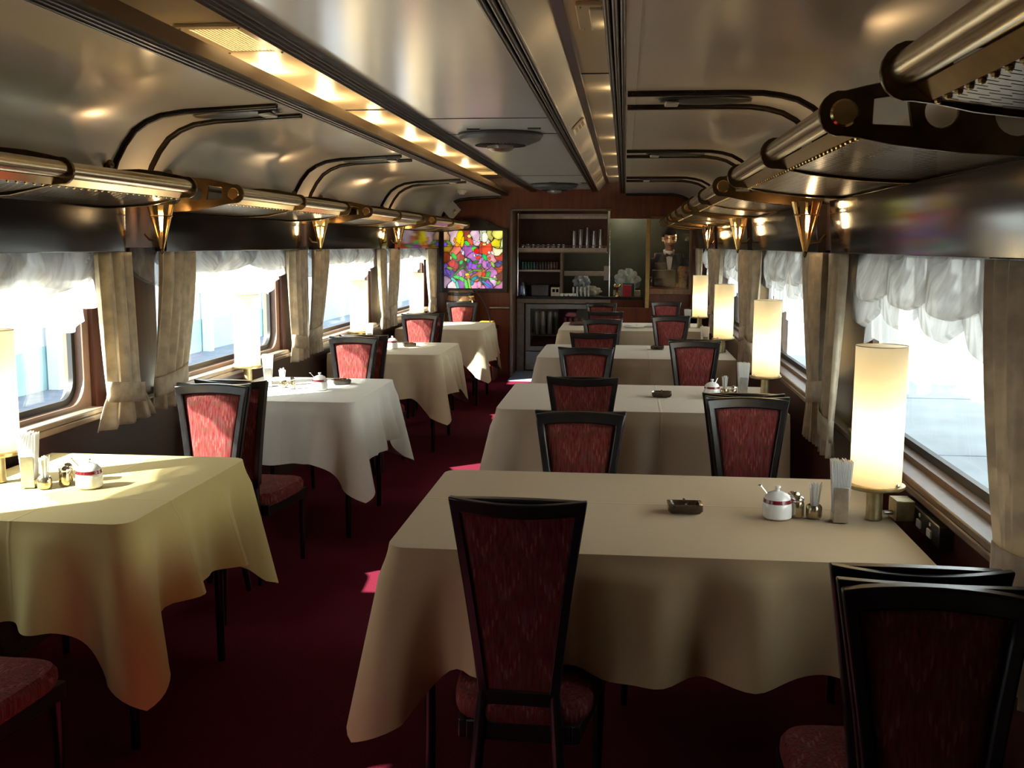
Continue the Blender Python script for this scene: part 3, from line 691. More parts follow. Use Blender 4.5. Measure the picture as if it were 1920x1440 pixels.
PLACE = [('sugar', 'R', 0, 0.444, 2.97, 0), ('shaker', 'R', 0, 0.503, 2.985, 0), ('picks', 'R', 0, 0.549, 2.985, 0), ('napkin', 'R', 0, 0.614, 2.955, -0.05), ('ash', 'R', 0, 0.186, 3.01, 0.03),
  ('sugar', 'R', 1, 0.455, 5.38, -2.2), ('picks', 'R', 1, 0.525, 5.45, 0.5), ('shaker', 'R', 1, 0.560, 5.36, 0), ('napkin', 'R', 1, 0.615, 5.43, 0.1), ('ash', 'R', 1, 0.200, 5.37, 0.0),
  ('ash', 'R', 2, 0.253, 7.88, 0.0), ('napkin', 'R', 2, 0.60, 7.85, 0.2), ('napkin', 'R', 3, 0.600, 10.0, 0.2),
  ('sugar', 'L', 0, -1.682, 3.095, 0.3), ('shaker', 'L', 0, -1.772, 3.11, 0), ('picks', 'L', 0, -1.815, 3.065, 1), ('napkin', 'L', 0, -1.872, 3.08, 0.25),
  ('napkin', 'L', 1, -1.925, 5.49, 0.25), ('picks', 'L', 1, -1.835, 5.46, 2), ('shaker', 'L', 1, -1.768, 5.41, 0), ('sugar', 'L', 1, -1.607, 5.39, 0.5), ('ash', 'L', 1, -1.560, 5.64, 0.5),
  ('napkin', 'L', 2, -1.93, 7.80, 0.3), ('sugar', 'L', 2, -1.72, 7.66, 0.3), ('ash', 'L', 2, -1.63, 7.84, 0.4)]
first = {}
for kd, s, k, x, y, rz in PLACE:
    lab = kinds[kd][1] + SIDE[(s, k)]
    if kd not in first:
        o = kinds[kd][0](); first[kd] = o; o.location = (x, y, ZTAB); o.rotation_euler = (0, 0, rz); o['label'] = lab
    else: dup(first[kd], (x, y, ZTAB), rz, lab)
o = thing('salt_shaker', 'taller chrome-topped shaker behind the first one on the darker beige cloth', 'shaker', (0.492, 3.035, ZTAB), 0, 'glass shakers with metal tops')
o2 = dup(first['shaker'], (0.500, 3.035, ZTAB), 0, 'second shaker, tucked behind the first one on the darker beige cloth'); bpy.data.objects.remove(o)
dup(first['shaker'], (-1.790, 3.155, ZTAB), 0, 'second shaker, tucked behind the first one on the yellow cloth')
# papers on the farthest wide table, brown folded cloth
for i, (x, y, rz, lab) in enumerate(((0.10, 10.0, 0.2, 'white sheet of paper on the cream cloth by the bar, nearer the aisle'), (0.30, 10.12, -0.25, 'white sheet of paper on the cream cloth by the bar, nearer the window'))):
    m = MB(); m.grid(lambda u, v: Vector(((u-0.5)*0.16, (v-0.5)*0.22, 0.002 + 0.006*math.sin(u*5+i)*v)), 6, 6)
    o = m.build('paper_sheet', M_PAPER, None, (x, y, ZTAB+0.004), solid=0.0015); o.rotation_euler = (0, 0, rz); tag(o, lab, 'paper', 'papers on the cream cloth')
m = MB(); m.grid(lambda u, v: Vector(((u-0.5)*0.26, (v-0.5)*0.30, 0.004 + 0.020*math.sin(PI*u)*math.sin(PI*v)*(1+0.3*math.sin(9*u)))), 14, 10)
tag(m.build('folded_napkin', mat('brown cloth', (0.10, 0.042, 0.022), 0.8, var=0.3), None, (-0.40, 10.30, ZTAB+0.003), solid=0.004), 'brown folded cloth lying on the aisle end of the cream cloth by the bar', 'napkin')
# fittings at the window end of the nearest wide table
t = thing('lamp_junction_box', 'metal box beside the foot of the nearest lit lamp', 'junction box', (0.794, 3.0, ZTAB), 0.05)
MB().box(-0.026, 0.026, -0.035, 0.035, 0.0, 0.058).build('case', M_OLIVE, t, bevel=0.002); MB().tube([(-0.026, -0.005, 0.018), (-0.050, -0.005, 0.018)], 0.006, 10).build('clamp_pin', M_STEEL, t)
t = thing('switch_box', 'black switch box with three white switches on the window wall', 'switch box', (0.850, 2.93, 0.705), 0)
MB().box(-0.024, 0.025, -0.175, 0.175, 0.0, 0.060).build('case', M_BLACKPL, t, bevel=0.004)
for y in (0.115, 0.0, -0.10): MB().box(-0.029, -0.024, y-0.018, y+0.018, 0.013, 0.034).build('rocker_switch', M_WHITEPL, t, bevel=0.001); MB().box(-0.026, -0.024, y-0.006, y+0.006, 0.044, 0.052).build('indicator', M_WHITEPL, t)

# ------------------------------------------------------------------ luggage racks (local: origin at the wall, nose towards +x, unit along y)
def circ(cx, cz, r, n=20): return [(cx + r*math.cos(2*PI*i/n), cz + r*math.sin(2*PI*i/n)) for i in range(n)]
def sheet_z(x, D):      # underside of the rack from wall (x=0) to nose (x=D)
    t = x/D; return -0.072 + 0.040*t**2.2
def rack_outline(D, fat=0.0):
    pts = [(0.0, -0.082), (0.10, -0.080), (0.20, -0.074), (D-0.10, -0.058), (D-0.045, -0.046)]
    for a in range(-100, 101, 20): pts.append((D-0.006 + 0.040*math.cos(math.radians(a)), 0.0 + 0.042*math.sin(math.radians(a))))
    pts += [(D-0.05, 0.050), (D-0.12, 0.064), (D-0.20, 0.072), (0.10, 0.070), (0.0, 0.060)]
    return pts
def make_rack(D, length, mid, name='luggage_rack'):
    t = thing(name, 'x', 'luggage rack', (0,0,0), 0, 'bronze luggage racks')
    holes = [circ(D-0.008, 0.0, 0.0)] if False else []
    quad = [(D-0.135, -0.024), (D-0.065, -0.020), (D-0.066, 0.026), (D-0.125, 0.034)]
    tri = [(D-0.262, -0.035), (D-0.238, -0.010), (D-0.232, 0.036), (D-0.270, 0.046), (D-0.272, 0.000)]
    c1 = circ(D-0.188, 0.002, 0.030); c2 = circ(max(0.085, D-0.325), -0.002, 0.042)
    def end(y, th=0.006):
        return MB().plate([rack_outline(D), quad, c1, c2], lambda a, b, h: (a, h, b), y-th, y+th).build('end_bracket', M_BRONZE, t, bevel=0.002)
    for y, s in ((0.0, -1), (length, 1)):
        e = end(y)
        MB().lathe([(0.0, s*0.006), (0.026, s*0.006), (0.026, s*0.009), (0.022, s*0.013), (0.0, s*0.013)], (D-0.012, y, 0.0), 24, 'y', cap=False).build('boss', M_BRASS, e)
    for y in mid:
        MB().plate([rack_outline(D), [(0.06, -0.05), (D-0.07, -0.024), (D-0.075, 0.030), (0.06, 0.045)]], lambda a, b, h: (a, h, b), y-0.007, y+0.007).build('middle_bracket', M_BRONZE, t, bevel=0.002)
    MB().tube([(D-0.002, 0, 0.004), (D-0.002, length, 0.004)], 0.025, 20).build('front_tube', M_PALEBRASS, t)
    # perforated underside
    b = MB(); uvl = b.bm.loops.layers.uv.verify()
    xs = [0.01 + (D-0.045)*i/10 for i in range(11)]
    V = [[b.bm.verts.new((x, y, sheet_z(x, D))) for x in xs] for y in (0.006, length-0.006)]
    for i in range(10):
        f = b.bm.faces.new((V[0][i], V[0][i+1], V[1][i+1], V[1][i]))
        for lp, (xx, yy) in zip(f.loops, ((xs[i], 0), (xs[i+1], 0), (xs[i+1], length), (xs[i], length))): lp[uvl].uv = (xx, yy)
    b.build('perforated_shelf', M_PERF, t)
    # polished lip under the tube with a row of rivets
    l = MB(); l.obox((D-0.026, length/2, -0.031), (0.012, 0, 0.010), (0, length/2-0.008, 0), (0.0008, 0, -0.0008))
    n = int(length/0.045)
    for i in range(n): l.ball((D-0.043, 0.02 + (length-0.04)*i/(n-1), -0.043), 0.006, 6, 4)
    l.build('front_lip', M_BRASS, t)
    MB().tube([(0.03, 0.0, 0.045), (0.03, length, 0.045)], 0.009, 10).build('back_rail', M_BRONZE, t)
    return t
RR = [(0.3, 1.58, []), (2.06, 3.84, [2.98]), (4.50, 6.30, [5.40]), (6.95, 8.75, [7.85]), (9.42, 11.25, [10.3])]
LR = [(2.20, 4.02, [3.09]), (4.53, 6.36, [5.45]), (6.93, 8.76, [7.85]), (9.33, 11.35, [10.3])]
rn = ['cut off at the upper corner of the picture', 'with its open end bracket nearest the camera', 'above the second window from the camera', 'above the third window from the camera', 'next to the bar wall']
for (a, b, md), nm in zip(RR, rn):
    t = make_rack(0.425, b-a, [q-a for q in md]); t.location = (0.815, b, 1.737); t.rotation_euler = (0, 0, PI)
    t['label'] = 'perforated bronze rack over the wide tables, ' + nm
ln = ['over the window beside the yellow cloth', 'over the window beside the white cloth', 'over the window beside the third narrow table', 'ending at the stained glass panel']
for (a, b, md), nm in zip(LR, ln):
    t = make_rack(0.375, b-a, [q-a for q in md]); t.location = (-2.085, a, 1.712)
    t['label'] = 'perforated bronze luggage rack ' + nm
# coat knobs and rib shoes along the racks
def make_knob():
    t = thing('coat_knob', 'x', 'coat knob', (0,0,0), 0, 'bronze coat knobs above the racks')
    MB().lathe([(0.012, 0), (0.012, 0.02), (0.009, 0.035), (0.0, 0.035)], (0, 0, 0), 14, 'x', cap=False).build('stem', M_BRONZE, t)
    MB().ball((0.048, 0, 0), 0.024, 16, 10, (0.6, 1, 1)).build('knob', M_BRONZE, t)
    return t
KN = make_knob(); fk = True
for x, rz, ys, sd in ((-2.095, 0, (4.05, 4.60, 6.40, 6.98, 8.80), 'narrow'), (0.805, PI, (4.0, 4.55, 6.35, 7.0), 'wide')):
    for i, y in enumerate(ys):
        lab = 'bronze coat knob above the racks, %s from the camera over the %s tables' % (('first', 'second', 'third', 'fourth', 'fifth')[i], sd)
        if fk: KN.location = (x, y, 1.80); KN.rotation_euler = (0, 0, rz); KN['label'] = lab; fk = False
        else: dup(KN, (x, y, 1.80), rz, lab)
# ------------------------------------------------------------------ wall sconces: cones of brass slats round a bulb
def make_sconce():
    t = thing('wall_sconce', 'x', 'wall sconce', (0,0,0), 0, 'brass cone sconces between the windows')
    n = 7
    for k in range(n):
        a = 2*PI*k/n + 0.2; c, s = math.cos(a), math.sin(a); tg = Vector((-s, c, 0))
        p0 = Vector((0.055*c, 0.055*s, 0.185)); p1 = Vector((0.006*c, 0.006*s, -0.005))
        m = MB(); nrm = Vector((c, s, 0.25)).normalized()*0.0018
        v = [m.bm.verts.new(q) for q in (p0+tg*0.012-nrm, p0-tg*0.012-nrm, p1-tg*0.003-nrm, p1+tg*0.003-nrm, p0+tg*0.012+nrm, p0-tg*0.012+nrm, p1-tg*0.003+nrm, p1+tg*0.003+nrm)]
        for f in ((0,1,2,3),(4,7,6,5),(0,4,5,1),(1,5,6,2),(2,6,7,3),(3,7,4,0)): m.bm.faces.new([v[i] for i in f])
        m.build('slat', M_BRASS, t)
    MB().tube([(0.046*math.cos(2*PI*k/24), 0.046*math.sin(2*PI*k/24), 0.135) for k in range(25)], 0.0035, 6, False).build('hoop', M_BRASS, t)
    MB().lathe([(0.0, -0.030), (0.006, -0.022), (0.009, -0.008), (0.006, 0.006), (0.0, 0.008)], seg=14, cap=False).build('finial', M_BRONZE, t)
    MB().tube([(0, 0, 0.0), (0, 0, 0.075)], 0.008, 10).build('candle', M_WHITEPL, t)
    MB().lathe([(0.0, 0.070), (0.011, 0.076), (0.018, 0.100), (0.011, 0.130), (0.0, 0.150)], seg=14, cap=False).build('bulb', M_BULB, t)
    MB().tube([(-0.012, 0, 0.03), (-0.055, 0, 0.035), (-0.075, 0, 0.06)], 0.006, 8).build('arm', M_BRONZE, t)
    light('sconce_light', (0, 0, 0.164), 1.3, (1.0, 0.62, 0.28), 0.012, t)
    return t
SN = make_sconce(); fs = True
for x, rz, ys, sd in ((-1.985, 0, (4.36, 6.74, 9.15), 'narrow'), (0.692, PI, (4.17, 6.62, 9.05), 'wide')):
    for i, y in enumerate(ys):
        lab = 'lit brass cone sconce below the rack gap, %s from the camera beside the %s tables' % (('first', 'second', 'third')[i], sd)
        if fs: SN.location = (x, y, 1.475); SN.rotation_euler = (0, 0, rz); SN['label'] = lab; fs = False
        else: dup(SN, (x, y, 1.475), rz + (0.3*i), lab)

# ------------------------------------------------------------------ curtains and voile valances
def curtain(x, y0, y1, yb0, yb1, ztie, zbot, tiew, side, label, seed, flare=1.0):
    """tied-back curtain: (y0, y1) at the top, (yb0, yb1) at the hem"""
    rr = random.Random(seed); ph = rr.uniform(0, 6); nf = max(3.0, abs(y1-y0)/0.085); ztop = 1.456 if side < 0 else 1.464
    def pos(u, v, push=0.0):
        z = ztop + (zbot-ztop)*v
        vt = (ztop-ztie)/(ztop-zbot)
        if v < vt:
            s = (v/vt)**1.6; a = y0 + (tiew[0]-y0)*s; b = y1 + (tiew[1]-y1)*s; am = 0.021*(1-0.3*s)
        else:
            s = min(1, (v-vt)/max(1e-3, 1-vt)); s = s**0.7; a = tiew[0] + (yb0-tiew[0])*s; b = tiew[1] + (yb1-tiew[1])*s; am = 0.011 + 0.009*s
        w = math.sin(2*PI*nf*u + ph + 0.5*math.sin(3*v+seed)) + 0.35*math.sin(2*PI*nf*2.1*u + ph*2)
        return Vector((x - side*(am*w + 0.014*math.sin(PI*u)) - side*push, a + (b-a)*u, z))
    o = MB().grid(pos, 56, 40).build('curtain', M_CURT, solid=0.003)
    vt = (ztop-ztie)/(ztop-zbot)
    def band(u, v):
        p = pos(u, vt); p.x = x - side*(0.034*math.sin(PI*u)**0.5 + 0.004); p.z = ztie + (v-0.5)*0.085 + (u-0.5)*0.04*(1 if seed % 2 else -1)
        p.y += 0.012*(2*u-1)
        return p
    MB().grid(band, 20, 3).build('tieback', M_CURT, o, solid=0.004)
    tag(o, label, 'curtain', 'beige brocade curtains tied back')
CL = [
      (4.00, 4.29, 3.95, 4.46, 0.87, 0.735, (4.04, 4.34)), (4.58, 4.92, 4.46, 4.80, 0.87, 0.745, (4.47, 4.80)),
      (6.40, 6.74, 6.42, 6.76, 0.86, 0.745, (6.46, 6.74)), (6.92, 7.28, 6.78, 7.06, 0.90, 0.76, (6.82, 7.06)),
      (8.78, 9.10, 8.86, 9.16, 0.88, 0.76, (8.92, 9.14)), (9.32, 9.65, 9.22, 9.46, 0.92, 0.76, (9.24, 9.46)), (11.05, 11.55, 11.15, 11.55, 0.88, 0.76, (11.2, 11.5))]
cn = ['pleated and sunlit beside the first gap between windows by the yellow cloth', 'hanging flat at the near end of the window beside the white cloth', 'sunlit at the far end of the window beside the white cloth', 'crossed by its tie at the near end of the third narrow-table window', 'at the far end of the third narrow-table window', 'at the near end of the last narrow-table window', 'beside the stained glass panel']
for i, (c, nm) in enumerate(zip(CL, cn)): curtain(-2.095, c[0], c[1], c[2], c[3], c[4], c[5], c[6], -1, 'beige brocade curtain ' + nm, 10+i)
CR = [(1.92, 2.36, 1.86, 2.24, 0.86, 0.62, (1.90, 2.22)),
      (3.86, 4.13, 3.96, 4.17, 0.82, 0.70, (3.97, 4.16)), (4.22, 4.72, 4.20, 4.50, 0.90, 0.70, (4.22, 4.46)),
      (6.35, 6.72, 6.45, 6.78, 0.88, 0.72, (6.50, 6.76)), (6.86, 7.30, 6.82, 7.10, 0.92, 0.72, (6.84, 7.06)),
      (8.85, 9.25, 8.95, 9.28, 0.88, 0.72, (9.0, 9.26)), (9.40, 9.85, 9.38, 9.66, 0.92, 0.72, (9.40, 9.62)), (11.2, 11.6, 11.25, 11.6, 0.88, 0.74, (11.3, 11.55))]
cn = ['cut by the frame, with a tieback, beside the nearest lit lamp', 'showing its lining, at the far end of the nearest wide-table window', 'with a crossed tie at the near end of the second wide-table window', 'at the far end of the second wide-table window', 'at the near end of the third wide-table window', 'at the far end of the third wide-table window', 'at the near end of the last wide-table window', 'beside the framed pass-through with the waiter']
for i, (c, nm) in enumerate(zip(CR, cn)): curtain(0.790, c[0], c[1], c[2], c[3], c[4], c[5], c[6], 1, 'beige brocade curtain ' + nm, 30+i)
def valance(x, y0, y1, side, label, seed, dmax=0.21):
    rr = random.Random(seed)
    t = thing('voile_valance', label, 'valance', (x, (y0+y1)/2, 1.478), 0, 'white voile balloon valances')
    L = y1-y0
    def swag(yc, w, d, xo, bulge, lean):
        def f(u, v):
            uu = min(1, max(0, u)); dd = d*(0.34 + 0.66*math.sin(PI*uu)**0.5)
            sk = uu + lean*1.1*math.sin(PI*uu)*v*v
            fold = 0.020*math.sin(PI*uu)*(1-abs(math.sin(PI*(1.1*v + 1.5*lean/abs(lean or 1)*uu) + seed)))**1.3 + 0.006*math.sin(PI*uu)*math.sin(14*uu+5*v)
            y = yc + (sk-0.5)*w
            xx = xo + bulge*math.sin(PI*uu)**0.7*math.sin(PI*min(1, v)*0.80) + fold
            zz = -dd*(v if v < 0.88 else 0.88 + (v-0.88)*0.35)
            if v > 0.88: xx -= (v-0.88)*0.16
            return Vector((-side*xx, y, zz))
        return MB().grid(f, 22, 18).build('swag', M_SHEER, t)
    n = max(3, int(round(L/0.48)))
    st = L/n
    for k in range(n+1):     # rear layer, lower
        yc = -L/2 + st*k
        swag(yc, st*1.25, dmax*1.30*rr.uniform(0.9, 1.12), 0.004, 0.014, rr.uniform(-0.1, 0.1))
    for k in range(n):       # front layer
        yc = -L/2 + st*(k+0.5)
        swag(yc, st*1.50, dmax*rr.uniform(0.88, 1.10), 0.014, 0.030, rr.choice((-1, 1, 1))*rr.uniform(0.14, 0.28))
    def ruffle(u, v):
        zz = -(dmax*0.7 + (dmax*1.0 + 0.035*math.sin(2*PI*u*L/0.42 + seed) + 0.03*math.sin(2*PI*u*L/0.95))*v)
        return Vector((-side*(-0.006 + 0.012*math.sin(2*PI*u*L/0.12 + 2*v)*v), (u-0.5)*L, zz))
    MB().grid(ruffle, 90, 6).build('ruffle', M_VOILE, t)
    return t
vn = ['first from the camera', 'second from the camera', 'third from the camera', 'last before the end wall']
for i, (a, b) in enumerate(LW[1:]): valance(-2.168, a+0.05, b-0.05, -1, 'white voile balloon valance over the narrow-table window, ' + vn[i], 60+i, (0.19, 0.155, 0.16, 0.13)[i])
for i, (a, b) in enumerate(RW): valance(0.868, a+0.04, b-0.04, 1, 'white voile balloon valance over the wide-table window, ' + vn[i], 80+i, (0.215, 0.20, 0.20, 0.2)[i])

# ------------------------------------------------------------------ fittings on the ceiling
def make_grille_lamp():
    t = thing('ceiling_lamp', 'x', 'ceiling lamp', (0,0,0), 0, 'grilled ceiling lamps')
    MB().plate([[(-0.125, -0.25), (0.125, -0.25), (0.125, 0.25), (-0.125, 0.25)], [(-0.085, -0.205), (0.085, -0.205), (0.085, 0.205), (-0.085, 0.205)]], lambda a, b, h: (a, b, h), -0.012, 0.0).build('frame', M_LINER, t, bevel=0.003)
    MB().box(-0.085, 0.085, -0.205, 0.205, -0.004, -0.001).build('lens', M_GRILLE, t)
    g = MB()
    for i in range(1, 12): x = -0.085 + 0.17*i/12; g.box(x-0.0024, x+0.0024, -0.205, 0.205, -0.010, -0.005)
    for i in range(1, 27): y = -0.205 + 0.41*i/27; g.box(-0.085, 0.085, y-0.0024, y+0.0024, -0.010, -0.005)
    g.build('grille', M_LINER, t, weld=False)
    for sx in (-0.105, 0.105):
        for sy in (-0.23, 0.23): MB().ball((sx, sy, -0.013), 0.005, 8, 5).build('screw', M_STEEL, t)
    return t
GL = make_grille_lamp(); GL.location = (-1.434, 3.82, 2.239); GL['label'] = 'lit grilled ceiling lamp in the light channel nearest the camera'
dup(GL, (-1.43, 10.9, 2.239), 0, 'lit grilled ceiling lamp at the far end of the light channel')
def make_cove(name_label):
    t = thing('cove_lamp', name_label, 'cove lamp', (0,0,0), 0, 'small lamps hidden in the light channels')
    MB().box(-0.012, 0.012, -0.02, 0.02, -0.002, 0.004).build('holder', M_STEEL, t)
    MB().ball((0, 0, 0.010), 0.007, 10, 7).build('bulb', emis('cove bulb', (1.0, 0.72, 0.38), 5.0), t)
    return t
cv = None
for i, y in enumerate((4.50, 5.35, 6.40, 7.50, 8.75, 10.1)):
    lab = 'small lamp hidden behind the fascia of the light channel over the narrow tables'
    if cv is None: cv = make_cove(lab); o = cv; o.location = (-1.535, y, 2.150)
    else: o = dup(cv, (-1.535, y, 2.150), 0, lab)
    [light('cove_light', (-1.535, y+q, 2.172), 1.7, (1.0, 0.74, 0.40), 0.006) for q in (-0.07, 0.07)]
for i, y in enumerate((3.3, 4.75, 5.75, 6.9, 8.1, 9.4, 10.7)):
    o = dup(cv, (-0.030, y, 2.131), 0, 'small lamp hidden on top of the beam over the wide tables', 'small lamps hidden on the wide-table beam')
    light('cove_light', (-0.034, y, 2.149), 0.8, (1.0, 0.74, 0.42), 0.006)
t = thing('ceiling_fitting', 'rectangular pale fitting screwed to the ceiling channel by the beam', 'ceiling fitting', (-0.110, 3.26, 2.180))
MB().box(-0.045, 0.045, -0.17, 0.17, -0.014, 0.0).build('plate', M_LINER, t, bevel=0.004); MB().box(-0.005, 0.040, -0.145, 0.145, -0.022, -0.014).build('lens', mat('pale lens', (0.75, 0.68, 0.50), 0.3), t, bevel=0.003)
for sx in (-0.03, 0.03):
    for sy in (-0.155, 0.155): MB().ball((sx, sy, -0.015), 0.004, 8, 5).build('screw', M_STEEL, t)
def make_vent():
    t = thing('air_vent', 'x', 'air vent', (0,0,0), 0, 'air vents in the sloping panel')
    # lies in its local xy plane, facing -z
    hx, hy = 0.042, 0.13; holes = []
    for i in range(3):
        for j in range(4):
            x0 = -hx+0.010 + i*0.0225; y0 = -hy+0.022 + j*0.054; holes.append([(x0, y0), (x0+0.0185, y0), (x0+0.0185, y0+0.046), (x0, y0+0.046)])
    MB().plate([[(-hx, -hy), (hx, -hy), (hx, hy), (-hx, hy)]] + holes, lambda a, b, h: (a, b, h), -0.014, -0.004).build('grille_plate', M_LINER, t)
    MB().box(-hx+0.006, hx-0.006, -hy+0.015, hy-0.015, -0.0035, -0.001).build('duct', M_RUBBER, t)
    return t
V0 = make_vent(); th = math.atan2(2.18-2.085, -0.2194+0.305)
for i, y in enumerate((5.75, 10.1)):
    o = V0 if i == 0 else dup(V0, (0,0,0))
    o.location = (-0.2622, y, 2.1315); o.rotation_euler = (0, -th, 0); o['label'] = ('square air vent with twelve openings nearest the camera', 'square air vent with twelve openings near the bar wall')[i]
def make_fan():
    t = thing('ceiling_fan_vent', 'x', 'ceiling ventilator', (0,0,0), 0, 'round ceiling ventilators')
    MB().lathe([(0.20, 0.0), (0.238, 0.0), (0.240, -0.012), (0.232, -0.020), (0.20, -0.020)], seg=56, cap=False).build('rim', M_DARKMETAL, t)
    MB().lathe([(0.232, -0.015), (0.222, -0.036), (0.160, -0.060), (0.080, -0.066), (0.0, -0.066)], seg=56, cap=False).build('bowl', mat('grey ventilator bowl', (0.085, 0.087, 0.085), 0.4, 0.1, var=0.12), t)
    g = MB()
    for k in range(40):
        a = 2*PI*k/40; g.obox((0.108*math.cos(a), 0.108*math.sin(a), -0.0655), (0.034*math.cos(a), 0.034*math.sin(a), 0), (-0.0028*math.sin(a), 0.0028*math.cos(a), 0), (0, 0, 0.0022))
    g.build('slots', M_RUBBER, t, weld=False)
    MB().lathe([(0.074, -0.060), (0.072, -0.084), (0.052, -0.096), (0.020, -0.100), (0.0, -0.100)], seg=32, cap=False).build('hub', M_STEEL, t)
    MB().box(0.18, 0.25, -0.30, -0.27, -0.008, 0.0).build('catch', M_DARKMETAL, t); MB().box(-0.15, -0.08, -0.28, -0.25, -0.008, 0.0).build('catch', M_DARKMETAL, t)
    return t
FN = make_fan(); FN.location = (-0.705, 5.95, 2.110); FN['label'] = 'round dark ceiling ventilator nearest the camera'
dup(FN, (-0.72, 10.75, 2.110), 0.4, 'round dark ceiling ventilator near the bar wall')
# lens-shaped plates between the paired ribs
def make_plate():
    t = thing('ceiling_diffuser', 'x', 'ceiling diffuser', (0,0,0), 0, 'lens shaped plates between the ribs')
    def f(u, v):
        w = 0.085*math.sin(PI*min(1, max(0, 0.06+0.88*u)))**0.6
        return Vector(((u-0.5)*0.36, (2*v-1)*w, -0.016*math.sin(PI*v)*math.sin(PI*(0.03+0.94*u))**0.5))
    MB().grid(f, 24, 10).build('plate', M_DARKMETAL, t, solid=0.003)
    MB().box(0.10, 0.155, -0.05, 0.05, -0.020, -0.008).build('end_cap', mat('pale metal end', (0.55, 0.56, 0.54), 0.3, 0.5), t, bevel=0.006)
    return t
PL = make_plate(); fp = True
for x, z, rz, ty, ys, sd in ((-1.60, 2.026, 0, -0.05, (4.28, 6.62, 8.96), 'narrow'), (0.30, 2.058, PI, 0.0, (4.265, 6.69, 9.2), 'wide')):
    for i, y in enumerate(ys):
        lab = 'dark lens-shaped plate between the %s pair of ceiling ribs over the %s tables' % (('first', 'second', 'third')[i], sd)
        if fp: o = PL; o['label'] = lab; fp = False
        else: o = dup(PL, (0,0,0), 0, lab)
        o.location = (x, y, z); o.rotation_euler = (0, ty, rz)
t = thing('smoke_detector', 'round white smoke detector on the ceiling near the stained glass', 'smoke detector', (-1.60, 10.3, 2.030))
MB().lathe([(0.050, 0.0), (0.050, -0.015), (0.040, -0.030), (0.0, -0.030)], seg=28, cap=False).build('body', M_WHITEPL, t); MB().lathe([(0.028, -0.029), (0.026, -0.045), (0.0, -0.047)], seg=20, cap=False).build('sensor', M_WHITEPL, t)

# ------------------------------------------------------------------ stained glass on the end wall
def glass_colour(X, Y):
    """floral leaded design, X right 0..1300, Y down 0..1215"""
    return None
SEED_ = [(60,85,190,150,110),(220,105,212,178,190),(540,55,150,70,50),(720,85,222,188,212),(920,105,240,248,215),(1030,85,205,200,100),(1190,55,235,230,110),(1170,225,235,222,35),(1190,425,255,250,185),(1270,285,215,235,160),(40,405,150,115,30),(60,545,120,50,22),(270,405,235,120,100),(240,685,195,40,35),(360,565,180,70,60),(520,405,170,95,180),(720,525,185,115,195),(900,405,225,70,40),(1120,585,215,150,160),(1240,565,200,60,40),(1210,665,90,70,140),(900,705,190,115,195),(640,745,145,85,205),(390,885,165,105,175),(80,885,90,70,150),(70,1095,165,138,168),(200,1155,255,235,240),(770,1145,228,150,188),(760,915,185,105,68),(1070,895,185,115,185),(1220,775,185,70,40),(1240,925,105,50,50),(1120,1095,232,198,232),(1220,1165,178,110,158),(890,1035,58,90,60),(1050,1135,148,90,198),(420,1175,118,70,168),(500,865,145,98,185),(370,755,60,60,50)]
ELL_ = [(580,215,50,110,-30,235,90,60),(350,135,75,170,10,255,232,0),(410,235,40,140,10,255,215,0),(240,195,28,60,10,235,150,10),(290,295,50,50,0,255,160,0),(560,115,45,40,0,238,238,130),(515,265,80,45,40,70,220,80),(670,375,65,60,20,80,225,70),(725,425,70,60,0,240,15,20),(900,135,80,115,0,250,255,235),(225,535,95,45,50,30,200,60),(380,665,60,40,-55,40,200,90),(905,555,90,50,60,30,190,90),(700,655,80,35,-15,50,120,40),(780,735,70,35,-35,80,140,50),(1080,705,85,35,60,140,190,70),(120,795,85,35,15,130,165,60),(110,255,80,40,35,100,140,60),(30,290,45,55,0,110,85,190),(580,725,45,100,15,140,90,215),(900,705,55,95,-10,200,120,205),(990,715,35,60,10,120,80,200),(90,865,40,100,-35,100,75,170),(365,905,40,75,-20,225,150,210),(880,915,45,55,0,240,20,15),(980,915,50,80,35,20,160,70),(1010,575,32,40,0,240,70,10),(970,245,30,40,20,250,235,240),(1000,455,28,30,0,255,250,250),(1080,465,55,30,40,250,225,235),(420,465,35,60,-15,245,240,250),(390,425,22,48,0,170,170,230),(675,520,25,35,0,255,250,250),(740,505,45,25,0,150,160,230),(760,565,60,40,-20,240,60,30),(770,215,40,25,-20,250,220,240),(680,235,40,25,25,245,225,245),(895,285,50,30,0,235,235,110),(200,695,45,90,10,215,30,30),(485,605,35,35,0,215,225,120),(540,625,40,50,0,20,150,120),(1130,985,30,60,-15,245,225,245),(780,1135,55,80,0,235,160,200),(1240,655,60,30,40,70,70,150),(150,575,22,50,0,220,220,130)]
STR_ = [([(240,965),(370,1005),(470,1065),(510,1215)],42,70,220,90),([(540,1015),(580,1215)],30,120,200,70),([(230,935),(360,805),(450,755)],26,70,125,35),([(450,755),(540,875)],22,45,80,30),([(560,885),(660,835),(840,825)],28,100,150,40),([(620,1115),(640,1025),(730,975)],42,0,150,170),([(730,975),(800,1005),(860,1065)],24,30,90,110),([(860,1065),(1020,1175)],28,40,130,210),([(180,1015),(280,1095),(310,1215)],36,90,200,180),([(840,975),(1170,1015)],22,110,170,80)]
TOP_ = [(515,925,55,35,0,255,215,0),(540,970,55,30,0,240,120,0),(1040,1015,50,28,0,150,230,160),(1210,1095,70,40,-35,110,160,50)]
